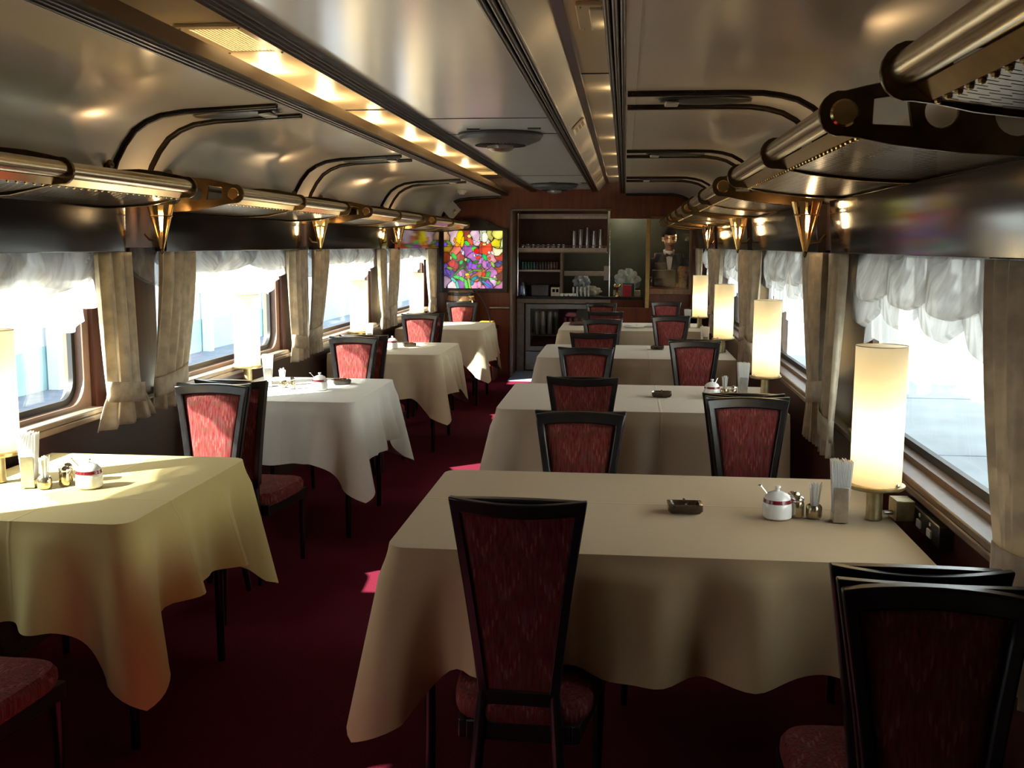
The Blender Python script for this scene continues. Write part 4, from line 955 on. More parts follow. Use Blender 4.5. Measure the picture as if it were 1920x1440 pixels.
def sg_col(X, Y):
    Xw = X + 38*math.sin(Y/83.0+1) + 18*math.sin(Y/37.0+X/90.0); Yw = Y + 34*math.sin(X/77.0+2) + 16*math.sin(X/41.0)
    ds = sorted(((Xw-q[0])**2 + (Yw-q[1])**2, i) for i, q in enumerate(SEED_))
    c = SEED_[ds[0][1]][2:]; lead = math.sqrt(ds[1][0]) - math.sqrt(ds[0][0]) < 14
    tone = (0.55 + 0.5*min(1.0, (math.sqrt(ds[1][0]) - math.sqrt(ds[0][0]))/90.0))*(0.95 + 0.2*math.sin(X/47.0+Y/61.0))
    def ell(L, c, lead, tone):
        for (cx, cyy, rx, ry, rot, r, g, b) in L:
            a = math.radians(rot); dx, dy = X-cx, Y-cyy; u = dx*math.cos(a)+dy*math.sin(a); v = -dx*math.sin(a)+dy*math.cos(a)
            d = math.sqrt((u/rx)**2 + (v/ry)**2); e = 9.0/min(rx, ry)
            if d < 1: c = (r, g, b); lead = d > 1-e*0.7; tone = 0.62 + 0.5*(1-d)
        return c, lead, tone
    c, lead, tone = ell(ELL_, c, lead, tone)
    for pts, w, r, g, b in STR_:
        for (x0, y0), (x1, y1) in zip(pts, pts[1:]):
            L2 = (x1-x0)**2 + (y1-y0)**2; tt = max(0, min(1, ((X-x0)*(x1-x0)+(Y-y0)*(y1-y0))/L2)); d = math.hypot(X-x0-tt*(x1-x0), Y-y0-tt*(y1-y0))
            if d < w: c = (r, g, b); lead = d > w-8; tone = 1.1 - 0.6*d/w
    c, lead, tone = ell(TOP_, c, lead, tone)
    for lx in (445, 840):
        if abs(X-lx) < 5: lead = True
    for ly in (340, 810):
        if abs(Y-ly) < 5: lead = True
    if lead: return (0.012, 0.010, 0.008)
    return tuple(min(1.0, (q/255.0)**2.2*tone) for q in c)
m = bpy.data.materials.new('stained glass'); m.use_nodes = True
p = m.node_tree.nodes['Principled BSDF']; at = m.node_tree.nodes.new('ShaderNodeVertexColor'); at.layer_name = 'glass'
m.node_tree.links.new(at.outputs['Color'], p.inputs['Base Color']); m.node_tree.links.new(at.outputs['Color'], p.inputs['Emission Color'])
p.inputs['Emission Strength'].default_value = 0.95; p.inputs['Roughness'].default_value = 0.15
t = thing('stained_glass_panel', 'backlit stained glass flower panel in a dark arched frame', 'stained glass panel', (-1.70, YB-0.03, 1.33))
GX, GZ = 0.333, 0.322; NX, NZ = 132, 124
me = bpy.data.meshes.new('glass_pane'); vs = []; fs_ = []; cols = []
for j in range(NZ+1):
    for i in range(NX+1): vs.append((-GX + 2*GX*i/NX, -0.012, GZ - 2*GZ*j/NZ))
for j in range(NZ):
    for i in range(NX):
        a = j*(NX+1)+i; fs_.append((a, a+NX+1, a+NX+2, a+1)); cols.append(sg_col(1300*(i+0.5)/NX, 1215*(j+0.5)/NZ))
me.from_pydata(vs, [], fs_); me.materials.append(m); ca = me.color_attributes.new('glass', 'FLOAT_COLOR', 'CORNER')
flat = []
for c in cols: flat += [c[0], c[1], c[2], 1.0]*4
ca.data.foreach_set('color', flat)
gp = bpy.data.objects.new('glass_pane', me); COL.objects.link(gp); gp.parent = t
arch = [(-0.385, -0.368), (0.392, -0.368), (0.392, 0.345), (0.33, 0.350), (0.25, 0.385), (0.17, 0.430), (0.08, 0.458), (0.0, 0.465), (-0.08, 0.458), (-0.17, 0.430), (-0.25, 0.385), (-0.33, 0.350), (-0.385, 0.345)]
MB().plate([arch, [(-GX, -GZ), (GX, -GZ), (GX, GZ), (-GX, GZ)]], lambda a, b, h: (a, h, b), -0.030, 0.028).build('frame', M_TRIM, t, bevel=0.006)
# ------------------------------------------------------------------ barrel, cabinet and fittings under the glass
t = thing('side_cabinet', 'low dark cabinet in the corner below the stained glass', 'cabinet', (-1.72, 11.52, 0))
MB().box(-0.38, 0.30, -0.24, 0.24, 0, 0.57).build('body', M_MAHOG, t, bevel=0.006); MB().box(-0.395, 0.315, -0.255, 0.245, 0.57, 0.595).build('top', M_TRIM, t, bevel=0.004)
MB().box(-0.36, -0.05, -0.252, -0.24, 0.04, 0.54).build('door', M_MAHOG, t, bevel=0.003); MB().box(-0.03, 0.28, -0.252, -0.24, 0.04, 0.54).build('door', M_MAHOG, t, bevel=0.003)
t = thing('barrel', 'small wooden barrel with dark hoops and a brass tap', 'barrel', (-1.80, 11.50, 0.595))
M_OAK = wood('oak staves', (0.26, 0.12, 0.05), (0.40, 0.20, 0.085), 0.35, 0.25, (14, 14, 1.2))
MB().lathe([(0.0, 0.004), (0.130, 0.0), (0.150, 0.06), (0.166, 0.20), (0.150, 0.33), (0.132, 0.395), (0.122, 0.395), (0.118, 0.380), (0.0, 0.380)], seg=40, cap=False).build('staves', M_OAK, t)
for z, r in ((0.345, 0.149), (0.255, 0.166), (0.13, 0.164), (0.045, 0.149)): MB().lathe([(r-0.004, z), (r+0.002, z+0.004), (r+0.001, z+0.032), (r-0.006, z+0.036)], seg=40, cap=False).build('hoop', M_DARKMETAL, t)
tp = MB().tube([(0.10, -0.11, 0.30), (0.155, -0.175, 0.30), (0.160, -0.180, 0.265)], 0.011, 10); tp.ball((0.135, -0.150, 0.325), 0.016, 10, 7); tp.box(0.105, 0.165, -0.158, -0.144, 0.335, 0.347)
tp.build('tap', M_BRASS, t)
tag(MB().tube([(-1.62, 11.36, 1.00), (-1.575, 11.34, 0.95), (-1.50, 11.32, 0.84), (-1.455, 11.30, 0.70), (-1.44, 11.30, 0.60)], 0.006, 8).build('hose', M_RUBBER), 'thin black hose hanging beside the barrel tap', 'hose')
t = thing('yellow_box', 'small yellow box on the cabinet beside the barrel', 'box', (-1.50, 11.42, 0.595)); MB().box(-0.07, 0.07, -0.07, 0.07, 0, 0.05).build('body', mat('yellow card', (0.70, 0.36, 0.02), 0.6, var=0.1), t, bevel=0.003); MB().box(-0.073, 0.073, -0.073, 0.073, 0.05, 0.066).build('lid', mat('yellow card', (0.70, 0.36, 0.02), 0.6), t, bevel=0.003)
t = thing('reflection_bar', 'steel bar standing in for a wall reflection below the stained glass', 'reflection_bar', (-1.40, YB, 0.79))  # bar stands in for a highlight reflected on the wall
MB().tube([(-0.115, -0.035, 0), (0.115, -0.035, 0)], 0.014, 12).build('bar', M_STEEL, t)
for x in (-0.09, 0.09): MB().tube([(x, 0, 0), (x, -0.03, 0)], 0.008, 8).build('bracket', M_STEEL, t)
t = thing('diamond_sign', 'white diamond-shaped sign high in the corner above the stained glass', 'sign', (-1.945, YB-0.035, 1.885))
MB().plate([[(0, -0.115), (0.105, 0.0), (0, 0.115), (-0.105, 0.0)]], lambda a, b, h: (a, h, b), -0.012, 0.012).build('board', mat('off white board', (0.62, 0.58, 0.50), 0.5, var=0.05), t, bevel=0.002)
MB().ball((0.035, -0.016, -0.02), 0.018, 10, 7, (1, 0.5, 1.6)).build('brass_emblem', M_BRASS, t)

# ------------------------------------------------------------------ bar in the pantry recess
YBAR = 12.3
t = thing('bar_counter', 'dark bar counter above the glass-door fridge', 'counter', (0, YBAR, 0))
MB().box(-1.26, 0.215, -0.02, 0.50, 0.868, 0.900).build('worktop', M_TRIM, t, bevel=0.004); MB().box(-1.26, -1.175, 0.02, 0.48, 0.006, 0.868).build('side_panel', M_FRAME, t); MB().box(-1.26, -0.16, 0.0, 0.03, 0.818, 0.868).build('fascia', M_FRAME, t, bevel=0.003)
MB().box(-0.22, 0.21, 0.02, 0.48, 0.006, 0.868).build('cupboard_front', M_MAHOG, t)
t = thing('glass_door_fridge', 'glass-door drinks fridge under the bar counter', 'fridge', (-0.70, YBAR+0.02, 0.006))
c = MB(); c.box(-0.465, 0.465, 0.40, 0.42, 0, 0.80); c.box(-0.465, -0.43, 0.03, 0.40, 0, 0.80); c.box(0.43, 0.465, 0.03, 0.40, 0, 0.80); c.box(-0.43, 0.43, 0.03, 0.40, 0.0, 0.26); c.box(-0.43, 0.43, 0.03, 0.40, 0.77, 0.80)
c.build('cabinet', mat('grey fridge body', (0.17, 0.16, 0.15), 0.4, var=0.08), t, weld=False)
d = MB().plate([[(-0.455, 0.245), (0.455, 0.245), (0.455, 0.80), (-0.455, 0.80)], [(-0.40, 0.30), (0.40, 0.30), (0.40, 0.745), (-0.40, 0.745)]], lambda a, b, h: (a, h, b), -0.010, 0.028).build('door', mat('grey brown fridge door', (0.22, 0.19, 0.17), 0.4, var=0.1), t, bevel=0.003)
MB().box(-0.40, 0.40, 0.006, 0.010, 0.30, 0.745).build('door_glass', glass('fridge glass', (0.82, 0.84, 0.82), 0.08), d)
MB().box(-0.455, 0.455, 0.0, 0.028, 0.02, 0.235).build('kick_plate', mat('pale grey panel', (0.33, 0.32, 0.31), 0.5, var=0.08), t, bevel=0.002)
for z in (0.42,): MB().box(-0.43, 0.43, 0.05, 0.39, z, z+0.008).build('shelf', M_STEEL, t)
CANC = [(0.42, 0.40, 0.40), (0.42, 0.40, 0.40), (0.42, 0.40, 0.40), (0.10, 0.13, 0.12), (0.30, 0.05, 0.10), (0.32, 0.05, 0.12), (0.30, 0.05, 0.10), (0.35, 0.08, 0.12)]
def can(x, y, z, r, h, col, name, lab, cat, grp):
    t = thing(name, lab, cat, (x, y, z), 0, grp)
    MB().lathe([(r*0.85, 0), (r, h*0.05), (r, h*0.93), (r*0.82, h)], seg=18).build('body', mat('tin %.2f %.2f %.2f' % col, col, 0.3, 0.4, var=0.15, scale=60), t)
    MB().lathe([(r*0.80, h), (r*0.84, h*1.01), (r*0.6, h*1.005), (0.0, h*1.005)], seg=18, cap=False).build('top', M_STEEL, t)
for i, x in enumerate((-1.045, -0.965, -0.885, -0.80, -0.70, -0.63, -0.56, -0.49)):
    tall = i < 4
    can(x, YBAR+0.20, 0.434, 0.031, 0.27 if tall else 0.20, CANC[i], 'drink_bottle' if tall else 'drink_can', 'tall grey bottle on the shelf inside the fridge' if i < 3 else ('dark bottle on the shelf inside the fridge' if i == 3 else 'red can on the shelf inside the fridge'), 'bottle' if tall else 'can', 'grey bottles in the fridge' if i < 3 else 'red cans in the fridge')
# upper shelves
t = thing('bar_shelf', 'upper bar shelf edged with a gallery rail, stacked with glasses', 'shelf', (0, YBAR, 1.405))
MB().box(-1.262, -0.21, 0.02, 0.42, 0, 0.014).build('board', M_FRAME, t); MB().box(-1.262, -0.21, 0.012, 0.020, 0.014, 0.058).build('front_strip', mat('grey gallery strip', (0.40, 0.34, 0.30), 0.3, 0.6, var=0.1), t)
g = MB(); g.tube([(-1.26, 0.016, 0.082), (-0.21, 0.016, 0.082)], 0.004, 8)
for i in range(25): x = -1.24 + 1.02*i/24; g.tube([(x, 0.016, 0.055), (x, 0.016, 0.082)], 0.0028, 6)
g.build('gallery_rail', M_CHROME, t)
tag(MB().tube([(-1.250, YBAR-0.005, 0.902), (-1.250, YBAR-0.005, 1.86)], 0.008, 12).build('chrome_post', M_CHROME), 'thin chrome post at the stained-glass end of the bar shelves', 'post')
t = thing('glass_rail', 'pale metal strip along the top of the bar recess', 'rail', (0, YBAR, 1.80)); MB().box(-1.262, -0.21, 0.0, 0.02, 0.0, 0.055).build('strip', mat('grey gallery strip', (0.40, 0.34, 0.30), 0.3, 0.6), t); MB().box(-0.72, -0.21, -0.004, 0.0, 0.0, 0.03).build('lower_strip', M_STEEL, t)
t = thing('can_shelf', 'short lower bar shelf holding a row of small tins', 'shelf', (0, YBAR, 1.185)); MB().box(-1.262, -0.74, 0.06, 0.42, 0, 0.016).build('board', M_FRAME, t); MB().box(-1.262, -0.74, 0.055, 0.062, 0.0, 0.022).build('edge', mat('grey gallery strip', (0.40, 0.34, 0.30), 0.3, 0.6), t)
t = thing('shelf_partition', 'dark upright divider between bar shelves and serving hatch', 'partition', (-0.74, YBAR, 0.90)); MB().box(-0.012, 0.012, 0.06, 0.42, 0, 0.50).build('panel', M_MAHOG, t); MB().box(-0.014, 0.014, 0.052, 0.060, 0, 0.50).build('edge', M_FRAME, t)
t = thing('shelf_back_panel', 'dark back panel behind the bar shelves', 'panel', (-1.0, YBAR+0.425, 0.90)); MB().extrude([(-0.265, 0), (0.25, 0), (0.25, 0.52), (0.79, 0.52), (0.79, 1.14), (-0.265, 1.14)], lambda a, b, h: (a, h, b), 0, 0.015).build('board', mat('dark shelf back', (0.070, 0.024, 0.014), 0.5, var=0.2), t)
for i in range(13):
    x = -1.205 + i*0.034; col = (0.06, 0.20, 0.19) if i < 5 else (0.09, 0.07, 0.07) if i < 9 else (0.18, 0.10, 0.09)
    can(x, YBAR+0.13, 1.201, 0.0145, 0.095, col, 'small_tin', 'teal tin with a gold top on the short bar shelf' if i < 5 else ('dark tin on the short bar shelf' if i < 9 else 'reddish tin on the short bar shelf'), 'tin', 'teal tins' if i < 5 else ('dark tins' if i < 9 else 'reddish tins'))
M_TUMB = glass('drinking glass', (0.86, 0.86, 0.84), 0.22, 0.05)
def tumbler(x, y, z, r, h, lab, grp, name='drinking_glass'):
    t = thing(name, lab, 'glass', (x, y, z), 0, grp)
    MB().lathe([(0.0, 0.004), (r*0.8, 0.004), (r, h), (r*0.94, h), (r*0.74, 0.012), (0.0, 0.012)], seg=20, cap=False).build('bowl', M_TUMB, t)
    MB().lathe([(0.0, 0.0), (r*0.82, 0.0), (r*0.82, 0.006), (0.0, 0.006)], seg=20, cap=False).build('base', M_TUMB, t)
for i in range(5): tumbler(-0.60 + 0.078*i, YBAR+0.12, 1.420, 0.034, 0.24 + 0.02*(i % 3), 'tall beer glass standing at the hatch end of the upper bar shelf', 'tall glasses on the bar shelf')
for i in range(9): tumbler(-1.20 + 0.060*i, YBAR+0.10, 1.420, 0.024, 0.085, 'short tumbler in the row along the upper bar shelf', 'short tumblers on the bar shelf')
# things on the counter
tag(MB().lathe([(0.0, 0.0), (0.050, 0.0), (0.054, 0.02), (0.040, 0.15), (0.043, 0.16), (0.040, 0.16), (0.036, 0.15), (0.048, 0.02), (0.0, 0.012)], seg=24, cap=False).build('water_jug', glass('blue white jug glass', (0.72, 0.80, 0.92), 0.35, 0.15), None, (-1.20, YBAR+0.10, 0.902)), 'pale bluish water jug at the left end of the bar counter', 'jug')
t = thing('cash_tin', 'dark grey box on the bar counter', 'box', (-0.995, YBAR+0.14, 0.902)); MB().box(-0.10, 0.10, -0.07, 0.07, 0, 0.105).build('body', mat('dark grey card', (0.07, 0.065, 0.075), 0.5, var=0.15), t, bevel=0.004); MB().box(-0.103, 0.103, -0.073, 0.073, 0.105, 0.125).build('lid', mat('dark grey card', (0.07, 0.065, 0.075), 0.5), t, bevel=0.003)
t = thing('cup_box', 'cream open box on the bar counter', 'box', (-0.81, YBAR+0.10, 0.902)); MB().plate([[(-0.05, 0), (0.05, 0), (0.05, 0.10), (-0.05, 0.10)], [(-0.038, 0.04), (-0.004, 0.04), (-0.004, 0.08), (-0.038, 0.08)], [(0.004, 0.04), (0.038, 0.04), (0.038, 0.08), (0.004, 0.08)]], lambda a, b, h: (a, h, b), -0.045, 0.045).build('body', mat('cream card', (0.60, 0.54, 0.42), 0.6, var=0.1), t)
MB().box(-0.048, 0.048, 0.04, 0.048, 0.002, 0.098).build('back', M_RUBBER, t)
for i in range(4): tag(MB().lathe([(0.0, 0.0), (0.022, 0.0), (0.030, 0.03), (0.027, 0.03), (0.019, 0.006), (0.0, 0.006)], seg=18, cap=False).build('coffee_cup', M_CHINA, None, (-0.735 + 0.052*(i % 4), YBAR+0.06, 0.902)), 'small white cup on the bar counter beside the cream box', 'cup', 'white cups on the bar counter')
for i in range(5): tumbler(-0.60 + 0.045*i, YBAR+0.16, 0.902, 0.019, 0.10, 'stemless glass on the counter before the serving hatch', 'glasses before the hatch')
# serving hatch fittings
t = thing('hatch_ledge', 'pale ledge across the serving hatch', 'ledge', (-0.475, YBAR+0.42, 1.130)); MB().box(-0.25, 0.25, -0.06, 0.08, 0.0, 0.055).build('board', mat('pale ledge board', (0.48, 0.40, 0.31), 0.4, var=0.1), t, bevel=0.004); MB().box(-0.25, 0.25, -0.062, -0.058, 0.05, 0.058).build('lip', M_STEEL, t)
def bag(x, y, z, sx, sy, sz, col, label, seed):
    rr = random.Random(seed); pr = [rr.uniform(0, 6.28) for _ in range(6)]
    def f(u, v):
        a = 2*PI*u; b = PI*(v-0.5); r = 1 + 0.22*math.sin(5*a+pr[0]+3*b) + 0.14*math.sin(9*a+pr[1]-5*b)
        return Vector((x + sx*r*math.cos(a)*math.cos(b), y + sy*r*math.sin(a)*math.cos(b), z + sz + sz*max(-0.98, math.sin(b)*r)))
    tag(MB().grid(f, 40, 22, True).build('plastic_bag', mat(label[:12], col, 0.25, var=0.15, coat=0.3), sharp=18), label, 'bag', 'crumpled bags in the pantry')
bag(0.03, YBAR+0.30, 0.96, 0.13, 0.08, 0.115, (0.52, 0.62, 0.60), 'clear crumpled plastic bag behind the red box in the pantry', 3)
bag(-0.42, YBAR+0.34, 0.902, 0.12, 0.07, 0.05, (0.62, 0.62, 0.50), 'cream crumpled bag on the counter in the serving hatch', 4)
bag(-0.52, YBAR+0.58, 0.98, 0.09, 0.06, 0.07, (0.50, 0.58, 0.66), 'bluish crumpled bag at the back of the serving hatch', 5)
t = thing('white_carton', 'cream carton under the clear bag in the pantry', 'carton', (0.03, YBAR+0.30, 0.902)); MB().box(-0.16, 0.16, -0.10, 0.10, 0, 0.06).build('body', mat('cream card', (0.60, 0.54, 0.42), 0.6), t, bevel=0.003)
t = thing('red_box', 'red box with a green edge on the bar counter', 'box', (0.035, YBAR+0.02, 0.902)); MB().box(-0.055, 0.05, -0.025, 0.03, 0, 0.135).build('body', mat('red card', (0.42, 0.012, 0.03), 0.45, var=0.1), t, bevel=0.003); MB().box(-0.055, 0.08, 0.031, 0.05, 0, 0.155).build('green_card', mat('green card', (0.02, 0.14, 0.10), 0.5, var=0.1), t)
t = thing('brass_tap_stand', 'brass beer tap standing left of the red box', 'tap', (-0.085, YBAR+0.06, 0.902))
MB().lathe([(0.035, 0.0), (0.035, 0.01), (0.014, 0.02), (0.014, 0.08), (0.024, 0.10), (0.024, 0.12), (0.0, 0.13)], seg=20, cap=False).build('column', M_BRASS, t)
for dx in (-0.028, 0.028): MB().ball((dx, -0.02, 0.125), 0.020, 12, 8).build('knob', M_BRASS, t)
tag(MB().tube([(-0.175, YBAR-0.005, 0.902), (-0.175, YBAR-0.005, 1.75)], 0.008, 12).build('chrome_post', M_CHROME), 'thin chrome post at the right end of the bar shelves', 'post')
tag(MB().box(-0.24, -0.165, YBAR+0.01, YBAR+0.03, 1.09, 1.255).build('notice_card', mat('grey notice', (0.38, 0.32, 0.27), 0.6, var=0.08)), 'blank grey card hung beside the chrome post', 'card')
tag(MB().box(0.232, 0.275, YB-0.02, YB+0.09, 0.80, 1.79).build('door_post', mat('ochre painted post', (0.42, 0.26, 0.07), 0.4, var=0.15), bevel=0.004), 'ochre upright post between the serving hatch and the waiter', 'post')
t = thing('framed_opening', 'wooden frame round the opening where the waiter stands', 'frame', (0.505, YB+0.01, 0.985))
MB().plate([[(-0.23, -0.03), (0.232, -0.03), (0.232, 0.83), (-0.23, 0.83)], [(-0.225, 0.03), (0.205, 0.03), (0.205, 0.80), (-0.225, 0.80)]], lambda a, b, h: (a, h, b), -0.03, 0.03).build('frame', wood('oak frame', (0.16, 0.065, 0.022), (0.26, 0.11, 0.04), 0.35, 0.2), t, bevel=0.004)
MB().box(-0.225, 0.205, 0.0, 0.006, 0.03, 0.80).build('pane', glass('pass-through glass', (0.94, 0.92, 0.88), 0.016, 0.03), t)
t = thing('cash_register', 'dark brown cash register in front of the waiter', 'cash register', (0.46, 12.02, 0.80))
MB().box(-0.15, 0.12, -0.08, 0.10, 0.0, 0.19).build('body', mat('brown register', (0.032, 0.020, 0.015), 0.4, var=0.15), t, bevel=0.012); MB().box(-0.12, 0.0, -0.03, 0.03, 0.19, 0.27).build('display', mat('brown register', (0.032, 0.020, 0.015), 0.4), t, bevel=0.006); MB().box(-0.13, 0.10, -0.105, -0.08, 0.02, 0.10).build('drawer', mat('dark drawer', (0.04, 0.028, 0.022), 0.4, var=0.1), t, bevel=0.003)
t = thing('amber_reflection_vase', 'amber patterned vase shape standing in for a reflection beside the cash register', 'vase', (0.655, 11.96, 1.03))  # vase shape stands in for an amber reflection in the pane
M_AMB = mat('amber glaze', (0.34, 0.15, 0.035), 0.25, var=0.6, scale=45)
MB().lathe([(0.0, 0.0), (0.045, 0.0), (0.050, 0.03), (0.047, 0.10), (0.056, 0.14), (0.066, 0.19), (0.055, 0.225), (0.045, 0.235), (0.040, 0.225), (0.0, 0.16)], seg=28, cap=False).build('body', M_AMB, t)
MB().tube([(0.052*math.cos(2*PI*k/24), 0.052*math.sin(2*PI*k/24), 0.228) for k in range(25)], 0.006, 8, False).build('lip', M_AMB, t)
tag(MB().box(0.28, 0.73, YB+0.09, 12.18, 0.80, 1.03).build('till_counter', M_MAHOG), 'dark counter behind the framed opening, below the till', 'counter')
for o in COL.objects:
    if o.name == 'cash_register': o.location.z = 1.032
# warm working light of the pantry
t = thing('pantry_light', 'small flat ceiling light in the pantry behind the bar', 'ceiling light', (-0.02, 12.95, 2.05)); MB().lathe([(0.10, 0.0), (0.10, -0.025), (0.0, -0.035)], seg=28, cap=False).build('lens', emis('pantry lens', (1.0, 0.86, 0.66), 2.0), t); MB().lathe([(0.115, 0.0), (0.112, -0.014), (0.10, -0.014)], seg=28, cap=False).build('rim', M_STEEL, t); light('pantry_lamp', (0, 0, -0.08), 9.0, (1.0, 0.85, 0.66), 0.08, t)

t = thing('waiter_fill_light', 'added fill light over the waiter behind the framed opening', 'ceiling light', (0.40, 11.97, 2.05)); MB().lathe([(0.07, 0.0), (0.07, -0.02), (0.0, -0.03)], seg=28, cap=False).build('lens', emis('pantry lens', (1.0, 0.86, 0.66), 2.0), t); MB().lathe([(0.08, 0.0), (0.078, -0.012), (0.07, -0.012)], seg=28, cap=False).build('rim', M_STEEL, t); light('waiter_fill_lamp', (0, 0, -0.07), 2.6, (1.0, 0.85, 0.66), 0.05, t)  # added fill lamp that brightens the waiter's face
# ------------------------------------------------------------------ the waiter
def remesh(o, v, sm=6):
    q = o.modifiers.new('remesh', 'REMESH'); q.mode = 'VOXEL'; q.voxel_size = v; q.use_smooth_shade = True
    q = o.modifiers.new('smooth', 'SMOOTH'); q.factor = 0.5; q.iterations = sm
WX, WY = 0.515, 12.53
M_SKIN = mat('skin', (0.60, 0.35, 0.23), 0.7, var=0.06, scale=20, spec=0.15)
M_SUIT = mat('black suit cloth', (0.018, 0.018, 0.022), 0.7, var=0.2, scale=60)
HC = Vector((0.0, -0.035, 1.570))                 # head centre, bent forward a little
Rh = Matrix.Rotation(0.16, 3, 'Z') @ Matrix.Rotation(0.30, 3, 'X')     # turned to his right, looking down
def hp(x, y, z): return HC + Rh @ Vector((x, y, z))
b = MB()
def ell(c, rx, ry, rz, rot=None, seg=22, rings=16):
    c = Vector(c)
    def f(u, v):
        a = 2*PI*u; bb = PI*(v-0.5); q = Vector((rx*math.cos(a)*math.cos(bb), ry*math.sin(a)*math.cos(bb), rz*math.sin(bb)))
        return c + (rot @ q if rot else q)
    b.grid(f, seg, rings, True)
ell(hp(0, 0.010, 0.030), 0.074, 0.092, 0.085, Rh); ell(hp(0, -0.020, -0.035), 0.060, 0.068, 0.078, Rh); ell(hp(0, -0.050, -0.088), 0.034, 0.032, 0.028, Rh)
b.tube([hp(0, -0.090, 0.018), hp(0, -0.106, -0.012), hp(0, -0.098, -0.026)], [0.009, 0.013, 0.012], 10)
for s in (-1, 1):
    ell(hp(s*0.076, 0.010, -0.005), 0.010, 0.020, 0.032, Rh, 12, 10); ell(hp(s*0.038, -0.066, -0.018), 0.024, 0.022, 0.022, Rh, 12, 10); ell(hp(s*0.030, -0.074, 0.030), 0.026, 0.014, 0.009, Rh, 12, 8)
b.tube([(0, 0.012, 1.36), (0, 0.0, 1.44), hp(0, 0.0, -0.05)], [0.060, 0.046, 0.046], 18)
b.tube([(0, 0.02, 0.92), (0, 0.02, 1.10), (0, 0.015, 1.28), (0, 0.012, 1.38)], [0.125, 0.120, 0.135, 0.08], 20)
b.tube([(-0.17, 0.012, 1.345), (0.17, 0.012, 1.345)], [0.055, 0.055], 14)
ARM = {-1: [(-0.175, 0.012, 1.335), (-0.235, 0.02, 1.10), (-0.175, -0.20, 1.075)], 1: [(0.175, 0.012, 1.335), (0.205, 0.03, 1.09), (0.14, -0.18, 1.06)]}
for s in (-1, 1):
    b.tube(ARM[s], [0.050, 0.040, 0.027], 14); wr = Vector(ARM[s][2]); d = (wr - Vector(ARM[s][1])).normalized()
    side = Vector((d.y, -d.x, 0)).normalized(); palm = wr + d*0.055 + Vector((0, 0, -0.008))
    b.tube([wr, palm - d*0.01, palm + d*0.03], [0.026, 0.036, 0.032], 12, flat=0.5)
    for k, (of, ln) in enumerate(((-0.027, 0.058), (-0.009, 0.068), (0.009, 0.064), (0.026, 0.050))):
        r0_ = palm + d*0.028 + side*of; b.tube([r0_, r0_ + d*ln*0.5 + Vector((0, 0, -0.006)), r0_ + d*ln*0.8 + Vector((0, 0, -0.026)), r0_ + d*ln*0.85 + Vector((0, 0, -0.040))], [0.0095, 0.009, 0.0085, 0.007], 8)
    th0 = palm - d*0.02 - side*0.030*(-s); b.tube([th0, th0 + side*s*0.022 + d*0.022, th0 + side*s*0.024 + d*0.050 + Vector((0, 0, -0.012))], [0.012, 0.011, 0.009], 8)
for s in (-1, 1): b.tube([(s*0.085, 0.02, 0.95), (s*0.090, 0.01, 0.50), (s*0.095, 0.02, 0.08)], [0.085, 0.058, 0.038], 14); b.tube([(s*0.095, 0.03, 0.05), (s*0.105, -0.14, 0.035)], [0.040, 0.032], 12)
per = b.build('person', M_SKIN, None, (WX, WY, 0.006)); remesh(per, 0.0065, 3)
tag(per, 'waiter in a black suit and bow tie looking down behind the framed opening', 'person')
def pb(nm, m, v=None):
    o = b.build(nm, m, per)
    if v: remesh(o, v, 4)
    return o
b = MB()
def hair(u, v):
    a = 2*PI*u; bb = -0.35 + (PI/2+0.35)*v; fr = -math.sin(a)
    low = 0.34 if fr > 0.55 else (-0.10 if fr > -0.2 else -0.45)
    bb = low + (PI/2-low)*v; r = 1.0 + 0.04*math.sin(7*a)*math.cos(bb)
    return hp(0.088*r*math.cos(a)*math.cos(bb), 0.014 + 0.106*r*math.sin(a)*math.cos(bb), 0.034 + 0.098*r*math.sin(bb))
b.grid(hair, 40, 14, True); pb('hair', mat('black hair', (0.012, 0.010, 0.009), 0.8, var=0.3, scale=80, spec=0.1)).modifiers.new('solid', 'SOLIDIFY').thickness = 0.008
for s in (-1, 1):
    b = MB(); ell(hp(s*0.030, -0.0835, 0.012), 0.013, 0.006, 0.0042, Rh, 10, 8); pb('eye', mat('dark eye', (0.02, 0.014, 0.012), 0.3))
    b = MB(); b.tube([hp(s*0.014, -0.093, 0.034), hp(s*0.032, -0.090, 0.040), hp(s*0.050, -0.076, 0.034)], [0.004, 0.005, 0.003], 8); pb('eyebrow', mat('black hair', (0.012, 0.010, 0.009), 0.4))
b = MB(); b.tube([hp(-0.022, -0.081, -0.056), hp(0, -0.091, -0.058), hp(0.022, -0.081, -0.056)], [0.003, 0.0065, 0.003], 8); pb('mouth', mat('lips', (0.36, 0.13, 0.11), 0.5))
b = MB(); b.tube([(0, 0.02, 0.86), (0, 0.02, 1.10), (0, 0.012, 1.28), (0, 0.012, 1.385)], [0.155, 0.145, 0.160, 0.10], 22); b.tube([(-0.165, 0.014, 1.335), (0.165, 0.014, 1.335)], [0.072, 0.072], 16)
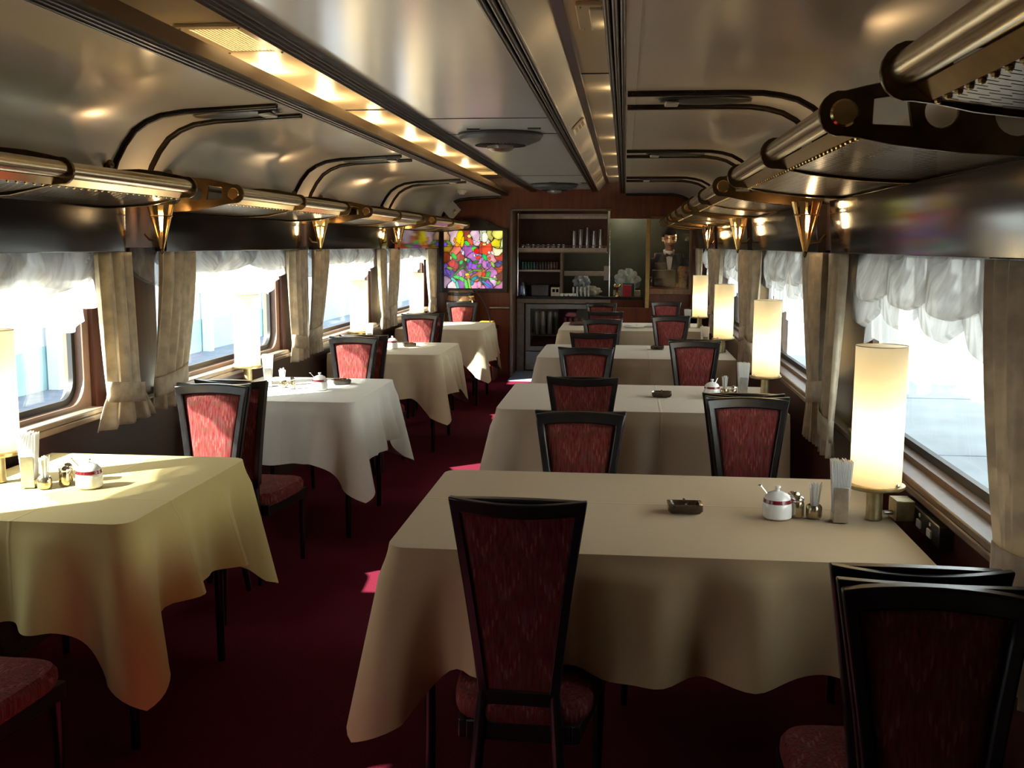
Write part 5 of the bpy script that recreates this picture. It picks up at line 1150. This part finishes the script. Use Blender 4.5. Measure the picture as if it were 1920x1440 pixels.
for s in (-1, 1):
    a_ = ARM[s]; e_ = Vector(a_[1]) + (Vector(a_[2])-Vector(a_[1]))*0.86; b.tube([a_[0], a_[1], e_], [0.066, 0.056, 0.043], 14)
pb('jacket', M_SUIT, 0.010)
b = MB(); b.extrude([(-0.052, 1.395), (0.052, 1.395), (0.040, 1.30), (0.0, 1.13), (-0.040, 1.30)], lambda x, z, h: (x, -0.130 - 0.032*min(1, (1.395-z)/0.12) + h, z), -0.014, 0.06); pb('shirt', mat('white shirt', (0.85, 0.86, 0.88), 0.6, var=0.03))
b = MB(); b.grid(lambda u, v: Vector((0.066*math.cos(2*PI*u), 0.004 + 0.066*math.sin(2*PI*u) , 1.392 + 0.045*v + 0.012*math.sin(2*PI*u))), 28, 3, True); o = pb('collar', mat('white shirt', (0.85, 0.86, 0.88), 0.6)); o.modifiers.new('solid', 'SOLIDIFY').thickness = 0.006
for s in (-1, 1):
    b = MB(); b.extrude([(s*0.010, 1.402), (s*0.070, 1.372), (s*0.078, 1.290), (s*0.006, 1.120), (s*0.030, 1.290), (s*0.036, 1.360)], lambda x, z, h: (x, -0.138 - 0.036*min(1, max(0, (1.395-z)/0.12)) + h, z), -0.012, 0.004); pb('lapel', mat('black satin', (0.012, 0.012, 0.014), 0.35, coat=0.2))
b = MB()
for s in (-1, 1): b.extrude([(0, 1.383), (s*0.042, 1.402), (s*0.042, 1.356), (0, 1.372)], lambda x, z, h: (x, -0.150 + h, z), -0.014, 0.004)
b.ball((0, -0.158, 1.378), 0.011, 10, 8); pb('bow_tie', mat('black satin', (0.012, 0.012, 0.014), 0.35))
b = MB()
for s in (-1, 1): b.tube([(s*0.082, 0.02, 0.96), (s*0.090, 0.012, 0.50), (s*0.095, 0.022, 0.06)], [0.100, 0.078, 0.062], 16)
pb('trousers', M_SUIT, 0.012)
for s in (-1, 1):
    b = MB(); b.tube([(s*0.095, 0.045, 0.040), (s*0.100, -0.05, 0.045), (s*0.107, -0.165, 0.032)], [0.044, 0.048, 0.036], 14); pb('shoe', M_BLACK)
